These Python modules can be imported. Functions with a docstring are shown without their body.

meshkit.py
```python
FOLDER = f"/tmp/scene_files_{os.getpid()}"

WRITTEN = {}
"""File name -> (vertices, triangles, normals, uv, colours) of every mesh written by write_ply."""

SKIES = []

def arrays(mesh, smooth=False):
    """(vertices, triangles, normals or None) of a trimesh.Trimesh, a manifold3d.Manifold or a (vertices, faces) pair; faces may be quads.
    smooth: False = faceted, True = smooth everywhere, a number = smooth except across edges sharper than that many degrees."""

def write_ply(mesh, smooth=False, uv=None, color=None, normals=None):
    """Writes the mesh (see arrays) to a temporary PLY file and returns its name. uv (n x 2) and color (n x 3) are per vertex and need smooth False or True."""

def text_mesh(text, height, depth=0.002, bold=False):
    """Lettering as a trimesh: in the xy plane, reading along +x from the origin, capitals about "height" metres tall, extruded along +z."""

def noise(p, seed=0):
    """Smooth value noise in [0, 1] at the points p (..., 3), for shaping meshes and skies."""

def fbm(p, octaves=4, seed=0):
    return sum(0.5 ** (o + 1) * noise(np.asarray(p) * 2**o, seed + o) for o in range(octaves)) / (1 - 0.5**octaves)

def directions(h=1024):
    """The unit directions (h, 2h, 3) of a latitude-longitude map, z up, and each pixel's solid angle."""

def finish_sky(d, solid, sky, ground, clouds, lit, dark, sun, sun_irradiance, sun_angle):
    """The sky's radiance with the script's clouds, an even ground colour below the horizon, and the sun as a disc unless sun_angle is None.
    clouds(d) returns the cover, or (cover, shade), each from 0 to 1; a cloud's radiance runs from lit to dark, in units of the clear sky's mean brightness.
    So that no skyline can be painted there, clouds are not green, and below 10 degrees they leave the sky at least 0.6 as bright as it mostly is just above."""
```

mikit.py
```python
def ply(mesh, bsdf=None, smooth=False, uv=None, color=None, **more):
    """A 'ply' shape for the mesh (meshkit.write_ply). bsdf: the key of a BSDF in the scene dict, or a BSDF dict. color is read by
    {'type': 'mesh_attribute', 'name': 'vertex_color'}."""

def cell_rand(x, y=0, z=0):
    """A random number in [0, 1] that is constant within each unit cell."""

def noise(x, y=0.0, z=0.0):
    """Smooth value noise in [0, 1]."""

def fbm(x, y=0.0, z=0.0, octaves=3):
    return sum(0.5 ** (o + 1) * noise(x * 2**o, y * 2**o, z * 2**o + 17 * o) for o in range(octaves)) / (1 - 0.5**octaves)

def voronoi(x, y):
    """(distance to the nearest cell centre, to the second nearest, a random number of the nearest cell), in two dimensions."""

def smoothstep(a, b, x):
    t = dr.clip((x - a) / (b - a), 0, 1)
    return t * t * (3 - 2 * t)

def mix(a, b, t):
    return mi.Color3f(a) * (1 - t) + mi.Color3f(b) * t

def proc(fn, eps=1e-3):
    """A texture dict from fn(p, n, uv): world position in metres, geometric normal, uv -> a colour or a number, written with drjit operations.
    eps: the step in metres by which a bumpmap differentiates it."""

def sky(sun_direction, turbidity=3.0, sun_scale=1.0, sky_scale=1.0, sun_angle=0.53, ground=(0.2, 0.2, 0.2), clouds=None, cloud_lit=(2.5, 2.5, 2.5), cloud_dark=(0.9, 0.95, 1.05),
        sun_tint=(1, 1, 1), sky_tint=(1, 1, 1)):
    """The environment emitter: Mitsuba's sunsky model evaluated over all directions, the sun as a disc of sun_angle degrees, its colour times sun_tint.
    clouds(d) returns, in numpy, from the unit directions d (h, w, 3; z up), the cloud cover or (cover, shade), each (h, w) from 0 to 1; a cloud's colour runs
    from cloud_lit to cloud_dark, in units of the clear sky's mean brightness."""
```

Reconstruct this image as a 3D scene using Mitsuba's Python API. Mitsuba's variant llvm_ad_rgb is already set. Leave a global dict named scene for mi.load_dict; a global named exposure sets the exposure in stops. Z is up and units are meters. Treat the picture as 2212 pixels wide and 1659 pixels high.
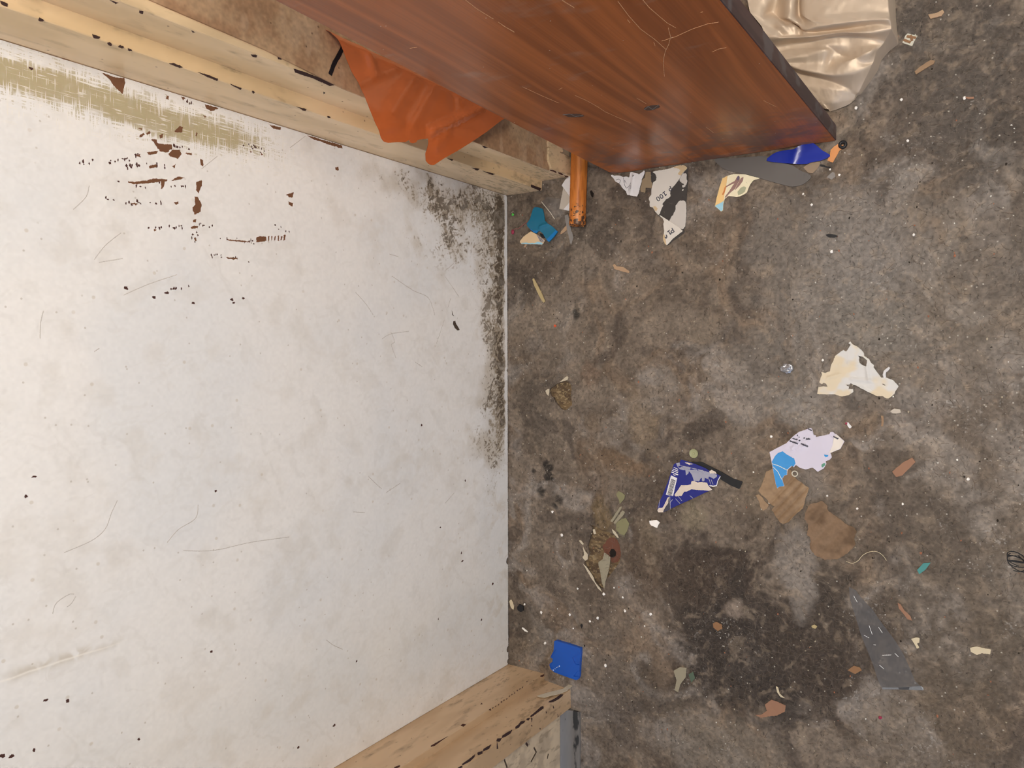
import math, random
import numpy as np, trimesh, shapely, drjit as dr
import mitsuba as mi
import mikit, meshkit
from mikit import noise, fbm, voronoi, smoothstep, mix, proc, cell_rand
from scipy.spatial import Delaunay
from shapely.geometry import Polygon, LineString, Point
from shapely import affinity
T = mi.ScalarTransform4f
scene, labels = {}, {}
# World: x to the right along the door, y into the door, z up, the door's face is y = 0 and the floor is z = 0.
# ---------------------------------------------------------------- camera, light, exposure
scene['camera'] = {'type': 'perspective', 'fov': 67.3164, 'fov_axis': 'x', 'near_clip': 0.02, 'far_clip': 50.0,
                   'to_world': T().look_at(origin=[0.1207,-0.6940,1.0239], target=[0.0862,-0.1375,0.1938], up=[0.9994,0.0169,-0.0302])}
exposure = 0.0
scene['room_light'] = {'type': 'constant', 'radiance': {'type': 'rgb', 'value': [0.40, 0.41, 0.43]}}   # even daylight of the room behind the camera
LAMP = dict(centre=(0.33, -0.88, 1.60), size=(0.20, 0.10), radiance=(92.0, 84.0, 73.0))

WINDOW = dict(centre=(-2.3, -1.1, 1.25), size=(0.55, 0.60), radiance=(1.4, 2.0, 3.3))       # daylight from the left
# ---------------------------------------------------------------- helpers
def tag(key, label=None, cat=None, group=None, kind=None):
    d = {}
    if label: d['label'] = label
    if cat: d['category'] = cat
    if group: d['group'] = group
    if kind: d['kind'] = kind
    labels[key] = d

def free(name):
    if name not in scene and name not in labels: return name
    k = 1
    while f'{name}_{k:03d}' in scene or f'{name}_{k:03d}' in labels: k += 1
    return f'{name}_{k:03d}'

def add(name, mesh, mat, parent=None, smooth=False, **kw):
    key = free((parent + '__' if parent else '') + name)
    scene[key] = mikit.ply(mesh, mat, smooth=smooth, **kw)
    return key

def thing(name, label, cat, group=None):
    key = free(name); tag(key, label, cat, group); return key

def poly(pts, holes=()):
    p = Polygon(pts, [h for h in holes])
    if not p.is_valid: p = p.buffer(0)
    if p.geom_type != 'Polygon': p = max(p.geoms, key=lambda g: g.area)
    return p

def ragged(pts, amp, step, seed, holes=()):
    """the outline with torn, uneven edges"""
    p = poly(pts, holes).segmentize(step)
    def rough(c, s):
        c = np.array(c)[:-1]
        q = np.c_[c * 700.0, np.full(len(c), s)]
        return c + amp * 2 * np.c_[meshkit.fbm(q, 3, s) - .5, meshkit.fbm(q + 31.7, 3, s + 5) - .5]
    return poly(rough(p.exterior.coords, seed), [rough(h.coords, seed + 9) for h in p.interiors])

def spline(pts, n=6, closed=True):
    """rounds a drawn outline (Catmull-Rom)"""
    P = np.array(pts, float); m = len(P); out = []
    for i in range(m if closed else m - 1):  # works for 2-D and 3-D points
        a, b, c, d = (P[(i + k) % m] if closed else P[min(max(i + k, 0), m - 1)] for k in (-1, 0, 1, 2))
        for t in np.arange(n) / n:
            out.append(.5 * (2 * b + (c - a) * t + (2 * a - 5 * b + 4 * c - d) * t * t + (3 * b - a - 3 * c + d) * t ** 3))
    if not closed: out.append(P[-1])
    return [tuple(q) for q in out]

def cross2(a):
    d, e = a[:, 1] - a[:, 0], a[:, 2] - a[:, 0]
    return d[:, 0] * e[:, 1] - d[:, 1] * e[:, 0]

def sheet(p, thick, dz=None, res=None, seed=1):
    """a thin sheet over the polygon p: top and bottom surface with closed edges, lifted by dz(x, y)"""
    if not isinstance(p, Polygon): p = poly(p)
    if res is None:
        v, f = trimesh.creation.triangulate_polygon(p, engine='earcut')
    else:
        q = p.segmentize(res)
        bd = [np.array(r.coords)[:-1] for r in [q.exterior, *q.interiors]]
        x0, y0, x1, y1 = p.bounds
        g = np.stack(np.meshgrid(np.arange(x0, x1, res), np.arange(y0, y1, res)), -1).reshape(-1, 2)
        g = g + np.random.default_rng(seed).uniform(-.25, .25, g.shape) * res
        inner = p.buffer(-res * .45)
        g = g[shapely.contains_xy(inner, g[:, 0], g[:, 1])] if not inner.is_empty else g[:0]
        v = np.vstack([*bd, g])
        f = Delaunay(v).simplices
        c = v[f].mean(1)
        f = f[shapely.contains_xy(p, c[:, 0], c[:, 1])]
        a = v[f]; area = cross2(a)
        f = np.where((area < 0)[:, None], f[:, ::-1], f)[np.abs(area) > 1e-13]
        used = np.unique(f); re = -np.ones(len(v), int); re[used] = np.arange(len(used)); v, f = v[used], re[f]
    a = v[f]; area = cross2(a)
    f = np.where((area < 0)[:, None], f[:, ::-1], f)
    z = np.zeros(len(v)) if dz is None else dz(v[:, 0], v[:, 1])
    e = np.vstack([f[:, [0, 1]], f[:, [1, 2]], f[:, [2, 0]]])
    s = np.sort(e, 1); u, inv, n = np.unique(s, axis=0, return_inverse=True, return_counts=True)
    be = e[n[inv.ravel()] == 1]
    k = len(v)
    V = np.vstack([np.c_[v, z + thick], np.c_[v, z]])
    Fs = [f, f[:, ::-1] + k, np.c_[be[:, 1], be[:, 0], be[:, 0] + k], np.c_[be[:, 1], be[:, 0] + k, be[:, 1] + k]]
    return trimesh.Trimesh(V, np.vstack(Fs), process=False)

def lambda_box(x, y, z, a, b, c):
    m = trimesh.creation.box((a, b, c)); m.apply_translation((x, y, z)); return m

def lift(m, z):
    m.vertices[:, 2] += z; return m

def to_wall(m, y):
    """sheet drawn in (x, z), thickness towards the viewer (-y), standing on the plane y"""
    v = m.vertices; m.vertices = np.c_[v[:, 0], y - v[:, 2], v[:, 1]]; return m

def to_side(m, x, sign=-1):
    """sheet drawn in (y, z) on the plane x, thickness towards sign * x"""
    v = m.vertices.copy(); m.vertices = np.c_[x + sign * v[:, 2], v[:, 0], v[:, 1]]
    if sign < 0: m.faces = m.faces[:, ::-1]
    return m

def join(ms): return trimesh.util.concatenate(list(ms))

def blob(cx, cy, rx, ry, seed, rot=0.0, n=14, rough=.35):
    r = np.random.default_rng(seed); t = np.arange(n) * 2 * np.pi / n
    k = 1 + rough * r.uniform(-1, 1, n)
    x, y = rx * k * np.cos(t), ry * k * np.sin(t); c, s = math.cos(rot), math.sin(rot)
    return poly(np.c_[cx + c * x - s * y, cy + s * x + c * y])

def stroke(pts, w, h=.0004, z=0.0, taper=True):
    """a thin raised line along pts in the plane, width w"""
    p = LineString(pts).buffer(w / 2, cap_style='round', quad_segs=2)
    return lift(sheet(p, h), z)

def tube3(P, r, sides=6):
    P = np.asarray(P, float); r = np.broadcast_to(r, (len(P),))
    t = np.gradient(P, axis=0); t /= np.linalg.norm(t, axis=1, keepdims=True)
    a = np.cross(t, [0.13, .21, .97]); a /= np.linalg.norm(a, axis=1, keepdims=True); b = np.cross(t, a)
    g = np.arange(sides) * 2 * np.pi / sides
    v = P[:, None] + r[:, None, None] * (np.cos(g)[None, :, None] * a[:, None] + np.sin(g)[None, :, None] * b[:, None])
    n = len(P); f = []
    for i in range(n - 1):
        for j in range(sides):
            k = (j + 1) % sides
            f += [[i*sides+j, i*sides+k, (i+1)*sides+k], [i*sides+j, (i+1)*sides+k, (i+1)*sides+j]]
    v = np.vstack([v.reshape(-1, 3), P[:1], P[-1:]]); c0, c1 = n * sides, n * sides + 1
    for j in range(sides):
        k = (j + 1) % sides
        f += [[c0, k, j], [c1, (n-1)*sides+j, (n-1)*sides+k]]
    m = trimesh.Trimesh(v, f, process=False); m.fix_normals() if len(f) < 4000 else None
    return m

def lin(r, g, b):
    """sRGB 0..255 -> linear"""
    return [.86 * ((c / 255 + .055) / 1.055) ** 2.4 if c > 10 else c / 255 / 12.92 for c in (r, g, b)]

def mat(name, rgb, rough=.6, spec=.3, **kw):
    scene[name] = {'type': 'principled', 'base_color': {'type': 'rgb', 'value': list(rgb)} if not isinstance(rgb, dict) else rgb, 'roughness': rough, 'specular': spec, **kw}
    return name

def matt(name, rgb):
    scene[name] = {'type': 'diffuse', 'reflectance': {'type': 'rgb', 'value': list(rgb)} if not isinstance(rgb, dict) else rgb}
    return name

def solid(name, mesh, m, label, cat, group=None, smooth=False):
    k = add(name, mesh, m, None, smooth); tag(k, label, cat, group); return k

# ---------------------------------------------------------------- materials of the setting
def floor_rgb(p, n, uv):
    x, y = p.x, p.y
    u_, v_ = x * .87 + y * .5, y * .87 - x * .5
    w = fbm(u_ * 14, v_ * 14, 3.1, octaves=3) - .5; w2 = fbm(u_ * 14 + 40, v_ * 14, 5.1, octaves=3) - .5
    a = fbm(u_ * 6 + w * 2.2, v_ * 6 + w2 * 2.2, 7.7, octaves=4)
    b = fbm(u_ * 34 + w * 4, v_ * 34 + w2 * 4, 1.3, octaves=4)
    g = fbm(x * 300, y * 300, 5.0, octaves=3)
    e = fbm(u_ * 105 + w * 6 + 3, v_ * 105 + w2 * 6, 11.0, octaves=3)
    c = mix((.088, .066, .050), (.178, .142, .112), smoothstep(.30, .70, a * .50 + b * .50))
    c = mix(c, (.168, .116, .078), smoothstep(.52, .70, fbm(u_ * 12 + 21 + w * 3, v_ * 12 + w2 * 3, 6.0, octaves=4)) * .55)
    c = mix(c, (.052, .039, .032), smoothstep(.52, .68, fbm(u_ * 15 + 4 + w2 * 4, v_ * 15 + w * 4, 9.0, octaves=5)) * .65)
    grey = smoothstep(.47, .66, fbm(u_ * 9 + 9 + w * 3, v_ * 9 + w2 * 3, 4.0, octaves=4))
    c = mix(c, (.215, .190, .172), grey * smoothstep(.36, .62, b) * .70)
    fx, fy = x + .020 * (b - .5) + .05 * w * .4 + .003 * (g - .5), y + .020 * (a - .5) - .014 * (b - .5) + .05 * w2 * .4
    for px_, py_, rx, ry, ang, col, amt in STAINS:
        ca, sa = math.cos(ang), math.sin(ang)
        u = ((fx - px_) * ca + (fy - py_) * sa) / rx; v = (-(fx - px_) * sa + (fy - py_) * ca) / ry
        d = u * u + v * v + (b - .5) * 1.9 + (e - .5) * 1.0
        c = mix(c, [k * .64 for k in col], (1 - smoothstep(.15, 1.35, d)) * amt)
    c = mix(c, (.205, .158, .114), smoothstep(.60, .76, e) * .30)
    d1, d2, r = voronoi(x * 150 + 6 * b + 2 * g, y * 150 + 6 * a)
    c = c * (1 - .55 * (1 - smoothstep(.05, .24, d1)) * smoothstep(.55, .85, r))
    h1 = dr.abs(noise(x * 190 + 5 * b, y * 190, 2.2) - .5); h2 = dr.abs(noise(x * 150 + 50, y * 150 + 6 * b, 8.8) - .5)
    c = mix(c, (.30, .25, .205), (1 - smoothstep(.004, .030, dr.minimum(h1, h2))) * .13)
    c = c * (.58 + .84 * g) * (.78 + .44 * e)
    pw = fbm(x * 420, y * 420, 27.0, octaves=2)
    c = mix(c, (.50, .48, .46), smoothstep(.77, .93, pw * .62 + fbm(u_ * 40, v_ * 40, 29.0, octaves=3) * .30 + grey * .16) * .30)   # white plaster dust
    s = cell_rand(x * 620, y * 620, 1)
    return mix(c, (.42, .39, .35), smoothstep(.9978, .998, s) * .7)

def floor_bump(p, n, uv):
    x, y = p.x, p.y
    d1, d2, r = voronoi(x * 150, y * 150)
    return fbm(x * 260, y * 260, 5.0, octaves=3) * .55 + fbm(x * 48, y * 48, 1.3, octaves=2) * 1.0 - .5 * (1 - smoothstep(.08, .34, d1)) * smoothstep(.55, .75, r)

STAINS = [  # x, y, radius along, radius across, angle, colour, amount: dirt, worn and wet marks trodden into the covering
    (-0.04789,-0.07167, .010, .008, .3, (.030, .024, .020), .95), (-0.06579,-0.07503, .011, .007, 1.2, (.030, .024, .020), .95),
    (-0.09003,-0.06481, .014, .009, .2, (.030, .024, .020), .95), (-0.10424,-0.09008, .017, .009, 2.6, (.030, .024, .020), .95),
    (-0.05473,-0.04944, .006, .004, .0, (.030, .024, .020), .9), (0.19079,-0.11886, .014, .007, .1, (.030, .026, .022), .9), (0.21696,-0.03794, .03, .02, .1, (.06, .047, .038), .5),
    (-0.30556,-0.04542, .04, .03, 0, (.17, .14, .115), .5), (-0.11355,-0.16873, .03, .022, .5, (.22, .15, .075), .75), (-0.03792,-0.20277, .05, .016, 1.4, (.23, .145, .085), .7),
    (0.02489,-0.23559, .05, .022, .3, (.29, .215, .145), .65), (0.09403,-0.14512, .022, .018, 0, (.235, .155, .105), .6), (-0.1542,-0.25415, .045, .02, .2, (.225, .17, .115), .6), (-0.10359,-0.31591, .022, .022, 0, (.31, .255, .17), .6),
    (-0.12344,-0.20298, .022, .014, .2, (.24, .24, .16), .7), (0.15318,-0.31774, .022, .03, 0, (.30, .24, .185), .55),
    (-0.18854,-0.35247, .075, .065, .5, (.070, .050, .039), .94), (-0.28268,-0.39106, .095, .11, .2, (.058, .045, .038), .94), (-0.24186,-0.46788, .075, .070, .3, (.066, .049, .039), .9),
    (-0.18403,-0.29951, .05, .035, 1.0, (.085, .060, .045), .7), (-0.18989,-0.48977, .05, .03, .3, (.07, .053, .042), .7), (-0.27169,-0.49619, .05, .06, .3, (.075, .055, .043), .6),
    (-0.14593,-0.44683, .045, .024, .2, (.31, .27, .24), .75), (-0.18701,-0.45474, .034, .018, .1, (.31, .27, .24), .75), (-0.2202,-0.37182, .013, .016, .4, (.34, .27, .22), .8),
    (-0.34331,-0.58113, .075, .06, .2, (.20, .155, .115), .7), (-0.19102,-0.57908, .08, .07, .2, (.105, .08, .062), .6), (0.05181,-0.65139, .09, .07, .2, (.155, .122, .098), .5), (-0.2275,-0.66928, .07, .06, .2, (.09, .068, .052), .5), (-0.36563,-0.25855, .05, .05, .2, (.08, .062, .05), .5), (-0.41978,-0.35404, .05, .09, .0, (.26, .215, .17), .6), (-0.13016,-0.64513, .12, .09, .1, (.17, .135, .105), .6), (-0.26171,-0.6379, .10, .06, .1, (.155, .118, .085), .6),
    (0.22063,-0.46318, .12, .085, .4, (.285, .250, .22), .6), (0.10287,-0.41221, .07, .05, .6, (.235, .205, .18), .6), (0.17995,-0.60317, .12, .09, .1, (.24, .20, .165), .45), (0.05567,-0.45351, .03, .035, .2, (.33, .30, .275), .6),
    (0.16582,-0.53386, .05, .05, .2, (.26, .235, .21), .5), (0.42914,-0.58532, .07, .08, .0, (.125, .100, .084), .6), (0.35024,-0.64673, .05, .05, .0, (.085, .07, .06), .5), (-0.07408,-0.57253, .06, .10, .2, (.130, .100, .078), .5),
    (0.22884,-0.67072, .06, .05, .0, (.13, .105, .088), .5), (-0.05669,-0.40151, .03, .03, .0, (.24, .18, .125), .6), (-0.37155,-0.17686, .08, .05, .0, (.19, .155, .128), .6), (0.07841,-0.04627, .10, .05, .0, (.135, .108, .085), .4),
    (-0.03763,-0.16088, .06, .04, .2, (.20, .135, .088), .55), (-0.18711,-0.23631, .05, .035, .2, (.145, .10, .07), .55), (0.26359,-0.50645, .07, .05, .2, (.30, .27, .25), .5), (0.24729,-0.56827, .05, .05, .2, (.27, .24, .22), .45), (0.32384,-0.12922, .05, .07, .2, (.12, .098, .08), .5), (0.09298,-0.57528, .05, .06, .2, (.24, .21, .185), .45), (0.48577,-0.61745, .10, .07, .2, (.105, .088, .076), .55),
    (-0.42193,-0.19992, .06, .04, .0, (.13, .105, .09), .5), (-0.04517,-0.46021, .02, .03, .6, (.3, .27, .25), .5), (0.04995,-0.28468, .03, .014, 1.4, (.215, .165, .13), .5),
]
scene['mat_floor'] = {'type': 'bumpmap', 'scale': .0011, 'arbitrary': proc(floor_bump, eps=.0006), 'bsdf': {'type': 'principled', 'base_color': proc(floor_rgb), 'roughness': .62, 'specular': .25}}

SMEAR = [(-0.14105,0.74219),(-0.14009,0.61821)]
def door_rgb(p, n, uv):
    x, z = p.x, p.z
    a = fbm(x * 7, z * 7, 1.0, octaves=3); b = fbm(x * 30 + z * 17, z * 30 - x * 17, 2.0, octaves=4); f = fbm(x * 300, z * 300, 6.0, octaves=2)
    c = mix((.80, .772, .745), (.75, .738, .73), smoothstep(.35, .65, a))
    c = mix(c, (.64, .59, .53), smoothstep(.52, .80, b) * .30)
    s1 = noise(x * 90, z * 1300, 3.0); s2 = noise(x * 1300, z * 90, 4.0)                       # brush and wiping marks, both ways
    u_, v_ = x * .83 + z * .56, z * .83 - x * .56                                            # turned axes, so that no mark follows the grid of the noise
    wx, wz_ = fbm(u_ * 60, v_ * 60, 31.0, octaves=2) - .5, fbm(u_ * 60, v_ * 60, 37.0, octaves=2) - .5
    s3 = fbm(u_ * 150 + wx * 3, v_ * 380 + wz_ * 3, 13.0, octaves=3); s4 = fbm(u_ * 380 + wz_ * 3, v_ * 150 + wx * 3, 14.0, octaves=3)
    # handled grime along the lock side, scrubbed through in a cross hatch
    bx = (x - .3505 + .012 * (fbm(z * 14, 3.0, 1.0, octaves=2) - .5)) / .0165; wz = smoothstep(.40, .56, z) * (1 - smoothstep(.80, .95, z))
    g1 = dr.exp(-bx * bx) * wz; g2 = dr.exp(-bx * bx * .22) * smoothstep(.34, .52, z) * (1 - smoothstep(.80, .95, z))
    ht = dr.maximum(s1, s2)
    c = mix(c, (.36, .27, .11), smoothstep(.30, .66, g1 * (.62 + .55 * (1 - ht)) + (b - .5) * .25) * .80)
    c = mix(c, (.42, .36, .22), smoothstep(.62, .80, g2 * .55 + (1 - ht) * .5 + (f - .5) * .3) * g2 * .85)
    c = mix(c, (.80, .76, .70), smoothstep(.80, .90, ht) * smoothstep(.15, .5, g2) * .6)
    # kicked dirt along the bottom edge, patchy
    q = fbm(u_ * 20 + wx * .8, v_ * 22, 9.0, octaves=4); q2 = fbm(u_ * 85 + wx * 2, v_ * 70 + wz_ * 2, 19.0, octaves=3)
    lock = smoothstep(-.10, .06, x)
    e = dr.exp(-dr.square((z - .020) / .013)) * lock * .80
    e = e + dr.exp(-dr.square((x - .305) / .085) - dr.square((z - .045) / .055)) * .62
    e = e + dr.exp(-dr.square((x - .02) / .10) - dr.square((z - .050) / .040)) * .62
    e = e + dr.exp(-dr.square((x - .17) / .10) - dr.square((z - .040) / .028)) * .50
    e = e + dr.exp(-dr.square((x - .352) / .030) - dr.square((z - .14) / .16)) * .58
    e = e + dr.exp(-dr.square((x - .29) / .045) - dr.square((z - .17) / .08)) * .40
    e = e * smoothstep(.005, .011, z + (q2 - .5) * .008)
    fine = (s3 - .5) * .55 + (s4 - .5) * .65 + (s1 - .5) * .16 + (s2 - .5) * .16
    gate = smoothstep(.03, .30, e)
    c = mix(c, (.47, .40, .315), smoothstep(.10, .60, e * .78 + (q - .5) * .8 + (b - .5) * .6) * (.12 + .50 * gate))
    c = mix(c, (.255, .195, .13), smoothstep(.36, .70, e * .72 + (q - .5) * 1.0 + fine * 1.15) * .80 * gate)
    c = mix(c, (.085, .062, .042), smoothstep(.60, .84, e * .68 + (q - .5) * 1.35 + (q2 - .5) * 1.1 + fine * .9) * .92 * gate)
    low = dr.exp(-z / .16)
    c = mix(c, (.58, .51, .43), smoothstep(.52, .72, q * .5 + q2 * .5) * low * .5)
    sp = voronoi(x * 34, z * 34)
    c = mix(c, (.50, .42, .32), (1 - smoothstep(.035, .075, sp[0])) * smoothstep(.78, .84, sp[2]) * .40)
    sp = voronoi(x * 80 + 9, z * 80)
    c = mix(c, (.42, .37, .31), (1 - smoothstep(.04, .10, sp[0])) * smoothstep(.90, .93, sp[2]) * .55)
    sm = fbm(u_ * 26 + v_ * 30 + wx * 2, v_ * 80 - u_ * 16 + wz_ * 2, 12.0, octaves=4)
    c = mix(c, (.55, .515, .475), smoothstep(.60, .84, sm) * .17)
    c = mix(c, (.60, .565, .52), smoothstep(.60, .76, fbm(x * 130 + z * 30 + wx * 3, z * 50 - x * 12 + wz_ * 2, 22.0, octaves=4)) * .13)
    (x0, z0), (x1, z1) = SMEAR                                                             # one long rubbed streak with a pale scratch in it
    L = math.hypot(x1 - x0, z1 - z0); t = ((x - x0) * (x1 - x0) + (z - z0) * (z1 - z0)) / L; d = ((x - x0) * (z1 - z0) - (z - z0) * (x1 - x0)) / L + .004 * (b - .5)
    on = smoothstep(-.01, .01, t) * (1 - smoothstep(L - .06, L, t))
    c = mix(c, (.56, .50, .42), dr.exp(-dr.square(d / .0048)) * on * smoothstep(.25, .6, q2) * .75)
    c = mix(c, (.86, .82, .76), dr.exp(-dr.square((d - .0015) / .0009)) * on * .7)
    return c * (.965 + .07 * f)
def door_bump(p, n, uv): return noise(p.x * 60, p.z * 700, 3.0) * .3 + noise(p.x * 700, p.z * 60, 4.0) * .3 + fbm(p.x * 30, p.z * 30, 2.0, octaves=2)
scene['mat_door'] = {'type': 'bumpmap', 'scale': .0004, 'arbitrary': proc(door_bump), 'bsdf': {'type': 'principled', 'base_color': proc(door_rgb), 'roughness': .42, 'specular': .4}}

def beige(light, dark, grime):
    def f_(p, n, uv):
        a = fbm(p.x * 26 + p.y * 20, p.z * 9, p.y * 26, octaves=3); f = fbm(p.x * 260, p.z * 120, p.y * 260, octaves=3)
        c = mix(light, dark, smoothstep(.38, .68, a))
        low = fbm(p.x * 70, p.z * 30, p.y * 70, octaves=3)
        c = mix(c, [k * .72 for k in dark], smoothstep(.54, .78, low) * .5)
        c = mix(c, [k * .5 for k in dark], smoothstep(.60, .80, f * .6 + low * .4 + grime * (1 - smoothstep(.02, .26, p.z))) * .6)
        v = voronoi(p.z * 60, p.x * 60 + p.y * 60)
        return mix(c, (.16, .09, .06), (1 - smoothstep(.03, .07, v[0])) * smoothstep(.88, .90, v[2]) * .8)
    return f_
for nm, a_, b_, g_ in (('mat_beige', (.70, .51, .305), (.61, .435, .245), .16), ('mat_beige_dirty', (.535, .375, .235), (.455, .305, .18), .10)):
    scene[nm] = {'type': 'bumpmap', 'scale': .0004, 'arbitrary': proc(lambda p, n, uv: fbm(p.x * 110, p.z * 40, p.y * 110, octaves=2)), 'bsdf': {'type': 'principled', 'base_color': proc(beige(a_, b_, g_)), 'roughness': .38, 'specular': .45}}

def brown_rgb(p, n, uv):
    a = fbm(p.x * 45, p.z * 45, 3.0, octaves=4); f = fbm(p.x * 300, p.z * 300, 1.0, octaves=2)
    c = mix((.41, .255, .145), (.33, .185, .10), smoothstep(.35, .66, a))
    c = mix(c, (.45, .29, .18), smoothstep(.60, .75, fbm(p.x * 30 + 7, p.z * 60, 8.0, octaves=3)) * .55)
    v = voronoi(p.x * 120, p.z * 120)
    c = mix(c, (.11, .06, .03), (1 - smoothstep(.06, .16, v[0])) * smoothstep(.93, .95, v[2]) * .7)
    return c * (.8 + .4 * f)
scene['mat_brown_wall'] = {'type': 'principled', 'base_color': proc(brown_rgb), 'roughness': .75, 'specular': .2}

def plaster_rgb(p, n, uv):
    a = fbm(p.x * 60, p.z * 60, 3.0, octaves=4); b = fbm(p.x * 160, p.z * 60, 5.0, octaves=3)
    c = mix((.60, .475, .335), (.47, .37, .265), smoothstep(.35, .66, a))
    return mix(c, (.28, .215, .15), smoothstep(.62, .78, b) * .6)
scene['mat_plaster'] = {'type': 'bumpmap', 'scale': .0015, 'arbitrary': proc(lambda p, n, uv: fbm(p.x * 90, p.z * 90, p.y * 90, octaves=3)), 'bsdf': {'type': 'diffuse', 'reflectance': proc(plaster_rgb)}}

def wood_rgb(p, n, uv):
    y, z = p.y + .03 * (p.z - .3) , p.z
    w = fbm(y * 9, z * 1.6, 2.0, octaves=3)
    s = noise(y * 62 + w * 9, z * 1.3, 5.0); s2 = noise(y * 210 + w * 14, z * 3.0, 6.0); s3 = noise(y * 900, z * 11, 7.0)
    c = mix((.340, .100, .028), (.225, .064, .019), smoothstep(.25, .75, s * .6 + s2 * .4))
    c = c * (.92 + .16 * s3)
    d = fbm(y * 16, z * 16, 9.0, octaves=4)
    foot = fbm(y * 40, z * 90, 4.0, octaves=3)
    c = mix(c, (.34, .27, .215), smoothstep(.58, .80, d * .6 + foot * .4 + .10 * (1 - smoothstep(.0, .035, z))) * .26)      # scuffed, whitened foot of the panel
    du = fbm(y * 26, z * 30, 14.0, octaves=4); du2 = fbm(y * 120, z * 160, 15.0, octaves=3)
    c = mix(c, (.125, .074, .058), smoothstep(.36, .64, du * .75 + du2 * .25) * (1 - smoothstep(.05, .24, z + .16 * (du - .5))) * .8)   # caked dust on the foot
    v = voronoi(y * 60, z * 60)
    return mix(c, (.62, .50, .38), (1 - smoothstep(.02, .045, v[0])) * smoothstep(.955, .96, v[2]) * .8)
def wood_rough(p, n, uv): return .19 + .15 * fbm(p.y * 22, p.z * 22, 3.0, octaves=3) + .30 * (1 - smoothstep(.01, .13, p.z + .08 * (fbm(p.y * 30, p.z * 30, 8.0, octaves=3) - .5)))
scene['mat_board'] = {'type': 'principled', 'base_color': proc(wood_rgb), 'roughness': proc(wood_rough), 'specular': .27}
def edge_rgb(p, n, uv):
    a = fbm(p.x * 160, p.z * 14, p.y * 40, octaves=3)
    c = mix((.072, .042, .040), (.050, .030, .030), smoothstep(.35, .65, a))
    return mix(c, (.12, .112, .115), smoothstep(.56, .74, fbm(p.x * 60, p.z * 34, 6.0, octaves=3)) * .45)
scene['mat_board_edge'] = {'type': 'principled', 'base_color': proc(edge_rgb), 'roughness': .45, 'specular': .4}

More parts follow.
